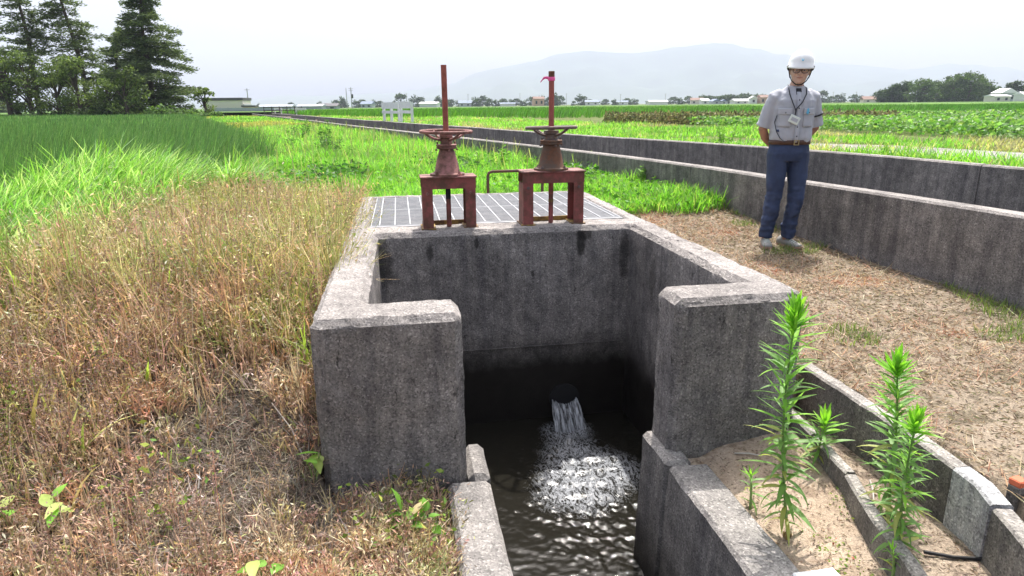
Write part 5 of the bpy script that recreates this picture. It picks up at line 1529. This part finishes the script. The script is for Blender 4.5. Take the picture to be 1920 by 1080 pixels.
# tall dark herbs out on the grassy strip and by the near canal wall
def strip_herb(label, px, py, Y, H, W, n, seed, cols):
    q = at_y(px, py, Y); z = gz(q.x, q.y); rd = np.random.default_rng(seed)
    t_ = thing('strip_herb', label, 'plant', (q.x, q.y, z), 0, 'bushy herbs on the grassy strip')
    st = MB(); ns = 7; parts = []
    for k in range(ns):
        a = rd.uniform(0, 6.28); r = W * .5 * rd.random() ** .5; h = H * rd.uniform(.6, 1.0)
        x, y = r * math.cos(a), r * math.sin(a)
        st.tube([(x * .4, y * .4, 0), (x * .8, y * .8, h * .5), (x, y, h)], [.008, .006, .003], 5)
        m = n // ns; t = rd.random(m) ** .8
        Q = np.stack([x * (.4 + .6 * t) + rd.normal(0, W * .06, m), y * (.4 + .6 * t) + rd.normal(0, W * .06, m), h * (.1 + .92 * t)], -1)
        c = np.array(cols)[rd.integers(0, len(cols), m)] * rd.uniform(.75, 1.25, (m, 1))
        parts.append(flakes(Q, rd.uniform(.06, .12, m) * (1.25 - .6 * t), c, .6, 3.2))
    st.build('stem', MAT['stem_green'], t_)
    V, F, C = join_np(parts)
    o = link_mesh('foliage', np_mesh('foliage', V, F, C), MAT['herb_leaf'], t_)
    return t_
DK = [(.08, .17, .045), (.11, .22, .05), (.06, .13, .04)]; LM = [(.20, .40, .06), (.27, .48, .08), (.15, .30, .05)]
for a in (('leftmost dark bushy herb on the strip', 548, 240, 22, .55, .35, 150, 1, DK), ('dark round bushy herb beside the leftmost one', 565, 243, 21, .62, .5, 220, 2, DK), ('thin dark herb just right of the round one', 577, 236, 22, .75, .2, 90, 3, DK),
          ('tallest bushy herb, upright in the middle of the strip', 610, 262, 17.5, .80, .35, 220, 4, DK), ('low dark herb in front of the tallest one', 622, 275, 15, .5, .45, 190, 5, DK), ('low dark herb left of the tallest one', 600, 275, 15.5, .42, .3, 130, 6, DK), ('faint low herb below the leftmost ones', 545, 255, 18, .35, .25, 70, 7, DK),
          ('lime green herb right of the left valve pedestal', 893, 318, 11.2, .42, .35, 110, 8, LM), ('tall lime green herb between the two valve stands', 935, 325, 10.8, .55, .42, 170, 9, LM), ('lime herb half hidden behind the right pedestal', 992, 320, 10.4, .40, .35, 100, 10, LM),
          ('upright lime herb against the near canal wall right of the grating', 1200, 365, 9.3, .34, .16, 60, 11, LM), ('small lime herb by the canal wall next to the upright one', 1228, 370, 9.1, .24, .2, 50, 12, LM), ('green herb standing on the verge left of the man', 1360, 285, 13.5, .45, .45, 150, 13, LM)):
    strip_herb(*a)
# ------------------------------------------------------------------ trees
def cedar(label, px, Y, H, top_px, seed, spread=.36, zlow=.12, dens=1.0, leaders=1, onesided=0.0, name='cedar_tree', group='cedars at the edge of the paddy', tint=((.11, .155, .07), (.145, .20, .085), (.085, .125, .06))):
    rd = np.random.default_rng(seed)
    q = at_y(px, 214, Y); base = Vector((q.x, Y, -.1)); tp = at_y(top_px, 0, Y); lean = (tp.x - q.x) / max(1, tp.z + .1)
    t_ = thing(name, label, 'tree', base, 0, group)
    def c(z): return Vector((lean * z + .25 * math.sin(z * .35 + seed), .2 * math.sin(z * .3 + 2 * seed), z))
    tr = MB(); zs = np.linspace(0, H, 14)
    tr.tube([c(z) for z in zs], [.34 * (1 - z / H) ** .8 + .03 for z in zs], 9)
    for k in range(1, leaders):
        z0 = H * .72; o = Vector((.9 * k, .3, 0))
        tr.tube([c(z0), c(z0) + o * .8 + Vector((0, 0, 1.2)), c(H) + o], [.14, .09, .03], 6)
    lb = tr; parts = []; z = H * zlow
    while z < H * .985:
        f = z / H
        L0 = H * spread * (1 - f) ** .72 * (1.0 if f > .12 else .8) + .35
        for k in range(rd.integers(3, 6)):
            a = rd.uniform(0, 6.283); L = L0 * rd.uniform(.40, 1.15)
            if onesided: L *= 1 + onesided * math.cos(a)
            up = rd.uniform(-.02, .22) + .25 * max(0, f - .6); d = Vector((math.cos(a), math.sin(a), 0)); b0 = c(z + rd.uniform(-.2, .2))
            pts = []
            for s in np.linspace(0, 1, 5): pts.append(b0 + d * L * s + Vector((0, 0, L * (up * s - .26 * s * s + .10 * s ** 4))))
            lb.tube(pts, [.05 * (L / 5) + .02, .04 * (L / 5) + .015, .03, .02, .008], 4)
            m = int((52 * L + 16) * dens); s = rd.random(m) ** .62 * .98 + .04; s = np.clip(s, .14, 1.03)
            P = np.array([p[:] for p in pts]); ti = np.linspace(0, 1, 5)
            X = np.stack([np.interp(s, ti, P[:, i]) for i in range(3)], -1)
            wid = L * .30 * np.sin(np.clip(s, .1, 1) * 2.6) * rd.normal(0, .62, m)
            X[:, 0] += -d.y * wid; X[:, 1] += d.x * wid; X[:, 2] += -.10 * np.abs(wid) + rd.normal(-.08, .17, m)
            col = np.array(tint)[rd.integers(0, len(tint), m)] * rd.uniform(.7, 1.35, (m, 1))
            parts.append(flakes(X, rd.uniform(.22, .56, m), col, .85, 3.4))
        z += H * .030 * rd.uniform(.75, 1.3)
    lb.build('trunk', MAT['bark'], t_)
    V, F, C = join_np(parts)
    link_mesh('crown', np_mesh('crown', V, F, C), MAT['needle_leaf'], t_)
    return t_
def leafy(label, px, Y, H, W, seed, n=2600, clumps=26, zlow=.2, py=None, name='leafy_tree', group='leafy trees among the cedars', tint=((.13, .19, .06), (.165, .235, .07), (.10, .15, .05)), leaf=(.18, .40), shape='round', trunk=True, zbase=None):
    rd = np.random.default_rng(seed)
    q = at_y(px, 214 if py is None else py, Y)
    t_ = thing(name, label, 'tree', (q.x, Y, -.1 if zbase is None else zbase), 0, group)
    if trunk:
        tr = MB(); k0 = H * .035 + .03
        tr.tube([(0, 0, 0), (.1, 0, H * .3), (-.05, .1, H * .62)], [k0, k0 * .75, k0 * .4], 7)
    parts = []
    for k in range(clumps):
        f = rd.uniform(0, 1)
        zc = H * (zlow + (1 - zlow) * f * .92)
        if shape == 'cone': rr = W * .5 * (1 - f) ** .8
        elif shape == 'column': rr = W * .5 * (1 - .5 * f ** 3)
        else: rr = W * .5 * math.sqrt(max(.05, 1 - (2 * f - .85) ** 2 / 1.5))
        a = rd.uniform(0, 6.283); r = rr * rd.uniform(.35, .95)
        cc = np.array([r * math.cos(a), r * math.sin(a), zc])
        if trunk: tr.tube([(0, 0, zc * .55), tuple(cc * np.array([.5, .5, .85])), tuple(cc)], [k0 * .35, k0 * .2, .02], 4)
        m = n // clumps; R_ = W * rd.uniform(.10, .21)
        dd = rd.normal(0, 1, (m, 3)); dd /= np.linalg.norm(dd, axis=1, keepdims=True)
        X = cc + dd * R_ * (rd.random((m, 1)) ** .4) * np.array([1.15, 1.15, .8])
        X[:, 2] = np.maximum(X[:, 2], .1)
        g = rd.uniform(.75, 1.25)
        col = np.array(tint)[rd.integers(0, len(tint), m)] * rd.uniform(.75, 1.3, (m, 1)) * g
        parts.append(flakes(X, rd.uniform(leaf[0], leaf[1], m), col, .5, 1.7))
    if trunk: tr.build('trunk', MAT['bark'], t_)
    V, F, C = join_np(parts)
    link_mesh('crown', np_mesh('crown', V, F, C), MAT['needle_leaf'], t_)
    return t_
cedar('leftmost tall cedar, its dark trunk leaning left, crown cut by the top edge', 80, 88, 19.5, 33, 11, .27, .22, .8)
cedar('middle tall cedar with long layered boughs and open crown', 170, 90, 20.5, 118, 12, .27, .24, .8)
cedar('rightmost and fullest cedar, broad to the ground with a twin tip', 281, 86, 17.6, 268, 13, .385, .07, 1.6, 2, -.05)
cedar('slim cedar behind, between the middle and the fullest cedar', 222, 97, 12.5, 222, 14, .30, .1, .9)
cedar('cedar half out of the picture at the left edge', -25, 92, 16, -40, 15, .33, .15, .9)
# leaning dead trunk with a hanging bough at the far left
q = at_y(38, 216, 84); t_ = thing('leaning_tree', 'short leaning dark tree at the far left with a bough hanging left', 'tree', (q.x, 84, -.1))
MB().tube([(0, 0, 0), (-.15, 0, .9), (-.7, .1, 2.0), (-1.5, .1, 2.9), (-2.6, 0, 3.3)], [.42, .36, .26, .18, .06], 8).build('trunk', MAT['bark'], t_)
rd_ = np.random.default_rng(3); m = 420
X = np.stack([rd_.uniform(-3.2, -.2, m), rd_.normal(0, .4, m), np.zeros(m)], -1); X[:, 2] = 3.2 + rd_.normal(0, .28, m) + .15 * X[:, 0]
X2 = np.stack([rd_.normal(-.1, .38, m), rd_.normal(0, .35, m), rd_.uniform(.1, 1.9, m)], -1)
V, F, C = flakes(np.concatenate([X, X2]), rd_.uniform(.14, .3, 2 * m), pick([(.055, .095, .045), (.075, .12, .05)], 2 * m), .5, 2)
link_mesh('crown', np_mesh('crown', V, F, C), MAT['needle_leaf'], t_)
for a in (('round leafy tree at the far left, below the leftmost cedar crown', 20, 84, 9.5, 7.5, 21, 2600, 26, .35), ('leafy tree filling the gap under the leftmost cedar', 60, 83, 8.4, 6.0, 22, 2600, 26, .22), ('dark leafy tree between the leftmost and middle cedars', 112, 83, 7.2, 6.0, 23, 2600, 26, .05),
          ('light green leafy tree in front of the middle cedar trunk', 152, 82, 7.6, 5.4, 24, 2600, 24, .12), ('bushy leafy tree right of the middle cedar', 206, 82, 6.2, 5.6, 25, 2600, 24, .05), ('pale green leafy tree in front of the fullest cedar, low on its left', 238, 80, 6.2, 5.6, 26, 2800, 26, .05),
          ('low dark leafy tree under the middle cedar', 136, 88, 3.4, 5.5, 27, 1800, 20, .0)):
    leafy(*a)
leafy('small thin tree at the right end of the cedar row, beside the pale building', 386, 84, 4.4, 2.4, 28, 700, 16, .25)
for px, W, H, s, lb in ((300, 5.0, 1.5, 31, 'dark shrub at the foot of the fullest cedar'), (335, 4.0, 1.2, 32, 'leafy green shrub right of the fullest cedar'), (362, 3.2, 1.1, 33, 'leafy green shrub in front of the thin tree'), (392, 3.0, .95, 34, 'last low shrub at the right end of the hedge row'), (180, 6, 1.6, 35, 'dark shrub under the middle cedar'), (90, 6, 1.3, 36, 'dark shrub at the foot of the leftmost cedar')):
    leafy(lb, px, 80, H, W, s, 900, 16, 0, name='shrub', group='shrubs along the foot of the trees', trunk=False, tint=((.10, .18, .055), (.13, .23, .06), (.08, .14, .05)) if px > 290 else ((.04, .07, .03), (.06, .1, .04)))['category'] = 'shrub'
for k, (px, py, lb) in enumerate(((3, 190, 'distant dark conifer at the left edge of the picture'),)):
    cedar(lb, px, 210, 9, px, 40, .22, .05, .8, name='conifer_tree', group='distant conifers')

# ------------------------------------------------------------------ buildings
def house(label, px, pyb, Y, W, D, H, roofh, wall, roof, nwin=3, kind='gable', cat='house', name='house', rot=0.0, z0=.2, group=None):
    q = at_y(px, pyb, Y)
    t_ = thing(name, label, cat, (q.x, Y, z0), rot, group)
    MB().box(-W / 2, W / 2, -D / 2, D / 2, 0, H).build('wall', MAT[wall], t_)
    r = MB(); e = .5
    if kind == 'gable':
        r.add([(-W / 2 - e, -D / 2 - e, H - .1), (W / 2 + e, -D / 2 - e, H - .1), (W / 2 + e, D / 2 + e, H - .1), (-W / 2 - e, D / 2 + e, H - .1), (-W / 2 - e, 0, H + roofh), (W / 2 + e, 0, H + roofh)], [(0, 1, 5, 4), (2, 3, 4, 5), (0, 4, 3), (1, 2, 5), (0, 3, 2, 1)])
    elif kind == 'side':
        r.add([(-W / 2 - e, -D / 2 - e, H - .1), (W / 2 + e, -D / 2 - e, H - .1), (W / 2 + e, D / 2 + e, H - .1), (-W / 2 - e, D / 2 + e, H - .1), (0, -D / 2 - e, H + roofh), (0, D / 2 + e, H + roofh)], [(0, 4, 5, 3), (1, 2, 5, 4), (0, 1, 4), (2, 3, 5), (0, 3, 2, 1)])
    else:
        r.box(-W / 2 - .25, W / 2 + .25, -D / 2 - .25, D / 2 + .25, H, H + roofh)
    r.build('roof', MAT[roof], t_)
    for k in range(nwin):
        x = -W / 2 + W * (k + .5) / nwin; ww = min(1.4, W / nwin * .5)
        wn = MB().box(x - ww / 2, x + ww / 2, -D / 2 - .06, -D / 2 - .003, H * .32, H * .72).build('window', MAT['window_glass'], t_)
    return t_
# pale works building beyond the cedars
hs = house('pale flat roofed building with dark eaves right of the cedar row', 428, 206, 205, 11.2, 9, 3.3, .75, 'wall_cream', 'roof_dark', 0, 'flat', 'building', 'flat_building', R(6))
MB().box(5.66, 5.95, -4.2, 4.2, 0.4, 2.2).build('side_door', MAT['wall_grey'], hs)
hs2 = house('small annex with dark eaves at the right end of the pale building', 470, 206, 200, 3.4, 4, 1.4, .45, 'wall_tan', 'roof_dark', 1, 'flat', 'building', 'flat_building', R(6))
house('long pale blue grey greenhouse low on the horizon left of the bridge', 520, 206, 250, 12, 6, 1.6, .6, 'wall_grey', 'fence_grey', 0, 'gable', 'greenhouse', 'greenhouse')
house('second grey greenhouse on the horizon just right of the bridge', 585, 204, 260, 9, 6, 1.6, .7, 'wall_grey', 'fence_grey', 0, 'gable', 'greenhouse', 'greenhouse')
house('dark roofed low house on the horizon left of the utility pole pair', 618, 203, 270, 7, 6, 1.6, 1.0, 'wall_grey', 'roof_dark', 2)
# slatted boundary fence of the works: posts and panels
q0 = at_y(400, 208, 150); fence = thing('metal_fence', 'grey metal boundary fence running in front of the pale building', 'fence', (q0.x, 150, .0))
for k in range(9):
    MB().box(k * 1.65 + .04, k * 1.65 + 1.61, -.02, .02, .15, 1.35).build('fence_panel', MAT['fence_grey'], fence)
for k in range(10):
    MB().box(k * 1.65 - .035, k * 1.65 + .035, -.035, .035, 0, 1.5).build('post', MAT['fence_grey'], fence)
# little bridge with railings over the canal
qb = at_y(532, 214, 96); br = thing('farm_bridge', 'small dark farm bridge with post and rail sides across the canal', 'bridge', (qb.x, 96, .35), R(-4))
MB().box(-2.3, 2.3, -1.4, 1.4, -.25, .12).build('deck', MAT['bridge_dark'], br)
for y in (-1.35, 1.35):
    for k in range(5): MB().box(-2.2 + k * 1.1 - .045, -2.2 + k * 1.1 + .045, y - .045, y + .045, .1201, 1.15).build('post', MAT['bridge_dark'], br)
    for z in (.55, .98): MB().box(-2.25, 2.25, y - .085, y - .0455, z, z + .09).build('rail', MAT['bridge_dark'], br)
def guard_fence(label, px0, px1, pyb, Y0, Y1, h, nposts, zb, dark_rail=True):
    a = at_y(px0, pyb, Y0); b = at_y(px1, pyb, Y1)
    d = Vector((b.x - a.x, Y1 - Y0, 0)); L = d.length
    g = thing('guard_fence', label, 'fence', (a.x, Y0, zb), math.atan2(d.y, d.x), 'white guard fences')
    for k in range(nposts):
        x = L * k / (nposts - 1)
        MB().box(x - .07, x + .07, -.05, .05, -.4, h).build('post', MAT['white_paint'], g)
    MB().box(-.08, L + .08, -.052 - .045, -.0515, h - .30, h + .02).build('rail', MAT['white_paint'], g)
    MB().box(-.08, L + .08, -.052 - .035, -.0515, h - .54, h - .40).build('rail', MAT['white_paint'], g)
    return g
guard_fence('longer white guard fence section beyond the far canal wall, left half of the pair', 722, 750, 240, 36, 34.6, .98, 3, .55)
guard_fence('nearer white guard fence section beyond the far canal wall, right half of the pair', 754, 774, 240, 34.2, 32.6, 1.0, 2, .55)
guard_fence('far small white guard fence beside the farm bridge', 556, 574, 214, 92, 90, .95, 3, .3)
guard_fence('far white guard fence piece just left of the farm bridge', 516, 528, 213, 99, 99, 1.0, 2, .4)
# houses across the plain
H_ = [('white shed on the horizon left of the left valve stand', 806, 197, 420, 11, 7, 2.6, 1.0, 'wall_white', 'wall_white', 0), ('tiny white building on the horizon between the valve stands', 952, 197, 560, 12, 8, 2.4, .8, 'wall_white', 'roof_blue', 0), ('tan two storey house on the horizon just left of the right spindle', 1009, 195, 520, 8, 7, 5.6, 1.6, 'wall_tan', 'roof_red', 2),
      ('pale low house on the horizon right of the right valve stand', 1110, 195, 600, 12, 8, 3.2, 1.6, 'wall_white', 'roof_blue', 2), ('white long shed left of the dark wood', 1232, 195, 520, 14, 8, 2.6, 1.0, 'wall_white', 'wall_white', 0), ('cream house with shallow roof at the left end of the dark wood', 1306, 194, 520, 9, 8, 3.4, 1.7, 'wall_cream', 'roof_red', 2),
      ('white house in front of the left end of the dark wood', 1320, 194, 480, 5, 6, 3.0, 1.2, 'wall_white', 'wall_white', 1), ('grey barn in front of the middle of the dark wood', 1340, 194, 500, 6, 6, 2.4, 1.6, 'wall_grey', 'roof_blue', 1), ('small grey barn right of the middle of the dark wood', 1356, 194, 500, 5, 5, 2.2, 1.3, 'wall_grey', 'roof_blue', 1),
      ('long white roofed hall in front of the right part of the dark wood', 1392, 194, 480, 15, 8, 2.4, 1.4, 'wall_white', 'wall_white', 3), ('tall pale house left of the man', 1411, 194, 470, 4.5, 6, 4.0, 1.6, 'wall_white', 'wall_white', 1), ('tan brick house closest to the man on the left', 1430, 194, 470, 6, 7, 4.6, 1.6, 'wall_tan', 'roof_red', 2),
      ('reddish roofed low house on the horizon between the man and the round grove', 1632, 192, 460, 11, 8, 2.5, 2.0, 'wall_cream', 'roof_red', 2), ('small white shed under the left part of the round grove', 1737, 192, 380, 5, 5, 2.2, .8, 'wall_white', 'wall_tan', 1), ('low white roofed shed right of the round grove', 1868, 192, 330, 9, 6, 3.0, .7, 'wall_cream', 'wall_white', 2),
      ('grey house with white gable right of the round grove', 1880, 192, 345, 7.5, 8, 4.6, 2.2, 'wall_grey', 'wall_white', 2), ('white building at the right edge of the picture', 1917, 191, 330, 5, 6, 3.6, 1.3, 'wall_white', 'wall_white', 1),
      ('pale roofed house on the horizon just left of the left spindle', 690, 198, 430, 7, 7, 2.8, 1.6, 'wall_grey', 'roof_blue', 2), ('low grey house half hidden by trees right of the left spindle', 872, 197, 560, 10, 8, 3.2, 2.0, 'wall_grey', 'roof_blue', 2), ('distant white shed right of the right handwheel', 1168, 195, 640, 9, 8, 3, 1.2, 'wall_white', 'roof_blue', 1), ('far pale house at the left edge, seen under the cedars', 16, 212, 230, 8, 7, 2.2, 1.5, 'wall_grey', 'roof_blue', 2)]
for k, h in enumerate(H_):
    house(*h, kind='side' if k in (7, 8, 10, 15) else 'gable', rot=R((k * 37) % 26 - 13), group='houses across the plain')
# utility poles
def pole(label, px, pyb, Y, H, arms=1, box=False):
    q = at_y(px, pyb, Y); t_ = thing('utility_pole', label, 'utility pole', (q.x, Y, .1), 0, 'utility poles across the plain')
    MB().tube([(0, 0, 0), (0, 0, H)], [.20, .13], 8).build('pole', MAT['pole_grey'], t_)
    for k in range(arms): MB().box(-.9, .9, -.06, .06, H - .5 - .7 * k, H - .38 - .7 * k).build('cross_arm', MAT['pole_grey'], t_)
    if box: MB().lathe([(.28, H * .52), (.34, H * .55), (.34, H * .68), (.25, H * .70)], 10, cx=.45).build('transformer', MAT['roof_dark'], t_)
pole('left and thinner of the two close utility poles left of the white guard fence', 651, 199, 300, 9.2, 0); pole('utility pole with a transformer left of the white guard fence', 660, 199, 270, 8.6, 2, True)
for px, H, Y, lb in ((466, 7.5, 230, 'utility pole rising behind the small annex'), (763, 10, 480, 'utility pole above the round trees left of the left valve'), (878, 10.5, 560, 'utility pole just right of the left spindle'), (975, 10.5, 560, 'utility pole midway between the two spindles'), (1062, 10, 560, 'utility pole right of the right spindle'), (1163, 9, 560, 'utility pole between the right valve and the dark wood'), (1247, 9, 560, 'utility pole by the long white shed'), (1560, 9, 560, 'first utility pole right of the man'), (1603, 9, 560, 'second utility pole right of the man')):
    pole(lb, px, 196, Y, H)
# the round grove at the right
GT = ((.07, .12, .04), (.09, .15, .045), (.055, .095, .035)); GD = ((.04, .07, .035), (.05, .085, .04))
for px, Y, H, W, s, sh, tn, lb in ((1660, 385, 8, 11, 51, 'round', GD, 'leftmost low tree of the round grove'), (1676, 380, 10.5, 10, 52, 'round', GD, 'second tree from the left in the round grove'), (1695, 378, 11.5, 10, 53, 'round', GD, 'dark tall tree left of the bright round one in the grove'), (1726, 360, 12, 15, 54, 'round', GT, 'bright round tree standing apart at the left of the grove'),
        (1758, 372, 11, 13, 55, 'round', GT, 'tree at the left shoulder of the big grove mound'), (1785, 365, 14, 15, 56, 'round', GT, 'tree left of the middle of the big grove mound'), (1815, 362, 15, 17, 57, 'round', GT, 'tallest tree in the middle of the big grove mound'), (1838, 366, 12.5, 14, 58, 'round', GT, 'tree at the right shoulder of the big grove mound'), (1852, 372, 8.5, 9, 59, 'round', GD, 'lowest tree at the right end of the big grove mound'),
        (1772, 385, 15, 5, 60, 'cone', GD, 'dark conifer tip at the left top of the grove mound'), (1788, 388, 16.5, 5, 61, 'cone', GD, 'second dark conifer tip on the grove mound'), (1806, 388, 17, 5, 62, 'cone', GD, 'third dark conifer tip, highest on the grove mound'), (1832, 388, 16, 5, 63, 'cone', GD, 'fourth dark conifer tip, on the right of the grove mound'),
        (1868, 420, 9, 6, 64, 'cone', GD, 'dark pointed tree just right of the grove mound'), (1898, 360, 11, 9, 65, 'round', GD, 'dark round tree behind the grey house'), (1919, 380, 10, 7, 66, 'cone', GD, 'dark tree at the right edge of the picture')):
    leafy(lb, px, Y, H, W, s, 3000, 60, .0, 192, 'grove_tree', 'trees of the grove on the right', tn, (.7, 1.3), sh, True, .15)
# far dark wood: reads as one mass
rd_ = np.random.default_rng(77); m = 7000
px_ = rd_.uniform(1308, 1500, m); a0 = at_y(1308, 193, 640); a1 = at_y(1500, 193, 640)
X = a0.x + (a1.x - a0.x) * (px_ - 1308) / 192; env = (6.0 + 2.2 * vnoise(px_, px_ * 0, 14, 5) + 1.2 * vnoise(px_, px_ * 0, 5, 6)) * sstep(1306, 1322, px_)
Pw = np.stack([X, 640 + rd_.uniform(0, 18, m), .1 + env * rd_.random(m) ** .6], -1)
o = stuff('far_wood', [flakes(Pw, rd_.uniform(1.3, 2.4, m), pick([(.05, .085, .04), (.07, .11, .045), (.04, .07, .035)], m), .5, 1.6)], 'needle_leaf', 'long dark wood on the horizon left of the man', 'wood')
# scattered trees along the horizon: three kinds copied
kinds = [leafy('k', 690, 560, 7, 9, 70 + k, 640, 16, .0, 197, 'plain_tree', 'trees dotted along the horizon', GD, (.8, 1.5), sh, True, .1) for k, sh in enumerate(('round', 'round', 'cone', 'column'))]
spots = [(630, 11, 0, 'first'), (642, 14, 2, ''), (668, 10, 1, ''), (680, 11, 0, ''), (700, 10, 1, ''), (712, 9, 0, ''), (752, 17, 3, 'tallest'), (783, 15, 1, ''), (790, 8, 0, ''), (822, 14, 2, ''), (833, 11, 1, ''), (846, 10, 0, ''), (860, 8, 1, ''), (892, 12, 1, ''), (905, 14, 0, ''), (918, 10, 0, ''), (930, 9, 1, ''), (944, 10, 0, ''), (958, 9, 1, ''), (968, 10, 0, ''), (982, 8, 1, ''), (998, 12, 0, ''), (1022, 13, 1, ''), (1040, 16, 2, ''), (1050, 13, 0, ''), (1076, 6, 3, ''), (1090, 14, 1, ''), (1106, 8, 0, ''), (1120, 7, 1, ''), (1135, 8, 0, ''), (1152, 8, 1, ''), (1176, 9, 0, ''), (1190, 8, 1, ''), (1215, 6, 0, ''), (1262, 10, 0, ''), (1275, 9, 1, ''), (1290, 11, 0, ''), (1540, 15, 3, ''), (1558, 9, 0, ''), (1575, 12, 1, ''), (1602, 11, 0, ''), (1618, 9, 1, ''), (1640, 11, 0, ''), (485, 7, 2, ''), (545, 8, 0, ''), (600, 9, 1, '')]
first = set(); placed = []
for i, (px, h, kd, _) in enumerate(spots):
    src = kinds[kd]
    o = src if kd not in first else copy_tree(src)
    first.add(kd)
    Yd = 620 + 45 * ((i * 7) % 5)
    q = at_y(px, 196, Yd); s = 1.35 * h / FPX * Yd / 7.0
    o.location = (q.x, Yd, 0.0); o.scale = (s * (1 + .15 * ((i * 5) % 3 - 1)), s, s); o.rotation_euler = (0, 0, i * 1.3)
    o['label'] = 'x'
    placed.append((px, kd, o))
NAMES = ('small round tree', 'small spreading tree', 'dark pointed tree', 'slim upright tree')
MARKS = [(400, 640, 'left of the utility pole pair'), (640, 718, 'right of the utility pole pair'), (718, 800, 'above the white guard fence'), (800, 840, 'just left of the left spindle'), (840, 878, 'right of the left spindle'), (878, 975, 'midway between the two valve stands'), (975, 1030, 'just left of the right spindle'), (1030, 1100, 'just right of the right spindle'), (1100, 1163, 'left of the plain utility pole'), (1163, 1300, 'left of the dark wood'), (1500, 1580, 'just right of the man'), (1580, 1650, 'left of the round grove')]
ORD = ['%s', 'second %s', 'third %s', 'fourth %s', 'fifth %s']
for lo, hi, where in MARKS:
    for kd in range(4):
        row = sorted([(p, k_, o) for p, k_, o in placed if lo <= p < hi and k_ == kd], key=lambda q: q[0])
        for j, (_, _, o) in enumerate(row):
            o['label'] = ((ORD[j] % NAMES[kd]) + ' from the left' if len(row) > 1 and j else ('leftmost ' if len(row) > 1 else '') + NAMES[kd]) + ' far off, ' + where

# ------------------------------------------------------------------ mountains
prof = [(-900, 60), (-400, 55), (0, 45), (150, 38), (300, 26), (450, 14), (620, 18), (760, 26), (860, 34), (900, 55), (940, 66), (1000, 76), (1050, 83), (1100, 88), (1180, 86), (1240, 93), (1290, 99), (1320, 100), (1370, 94), (1440, 82), (1500, 70), (1560, 69), (1600, 66), (1650, 58), (1720, 59), (1780, 58), (1850, 56), (1920, 55), (2100, 60), (2400, 52), (2900, 40)]
def ridge(Y, k, scale, jit, seed, shift=0):
    xs = np.arange(-900, 2900, 12.0)
    h = np.interp(xs + shift, [p[0] for p in prof], [p[1] for p in prof]) * scale
    h = h + jit * (vnoise(xs, xs * 0, 70, seed) - .5) + jit * .5 * (vnoise(xs, xs * 0, 26, seed + 1) - .5)
    return (xs - 960) / FPX * Y, np.maximum(h, 2) / FPX * Y
V = []; nr = 15; cols_ = None
X0, Htop = ridge(7600, 0, 1.0, 9, 81)
nxm = len(X0)
for r in range(nr):
    t = r / (nr - 1)
    Yr = 5200 + 2400 * t
    hh = Htop * t ** 1.5
    n_ = (vnoise(X0 / 1.0, np.full(nxm, Yr), 420, 83) - .5) * 150 * math.sin(t * math.pi) + (vnoise(X0, np.full(nxm, Yr), 170, 84) - .5) * 70 * math.sin(t * math.pi)
    V.append(np.stack([X0 * (Yr / 7600) ** .6, np.full(nxm, Yr), np.maximum(hh + n_ * (Htop / 400), -3)], -1))
V.append(np.stack([X0 * 1.03, np.full(nxm, 8500.0), np.full(nxm, -3.0)], -1))
V = np.concatenate(V); ii = np.arange(nxm * (nr + 1)).reshape(nr + 1, nxm)
Fm = np.stack([ii[:-1, :-1], ii[:-1, 1:], ii[1:, 1:], ii[1:, :-1]], -1).reshape(-1, 4)
tag(link_mesh('mountain', np_mesh('mountain', V, Fm, smooth=True), MAT['mountain_forest']), kind='structure')
# ------------------------------------------------------------------ air
hz = bpy.data.meshes.new('haze')
mb = MB().box(-8950, 8950, -220, 8950, -3.0, 760)
hz = mb.mesh('haze')
m = bpy.data.materials.new('haze_air'); m.use_nodes = True
nt = m.node_tree; nt.nodes.remove(nt.nodes['Principled BSDF'])
pv = nt.nodes.new('ShaderNodeVolumePrincipled')
pv.inputs['Color'].default_value = (0.65, 0.69, 0.86, 1)
pv.inputs['Density'].default_value = HAZE_DENSITY
pv.inputs['Anisotropy'].default_value = 0.0
nt.links.new(pv.outputs[0], nt.nodes['Material Output'].inputs['Volume'])
tag(link_mesh('haze', hz, m), kind='stuff')
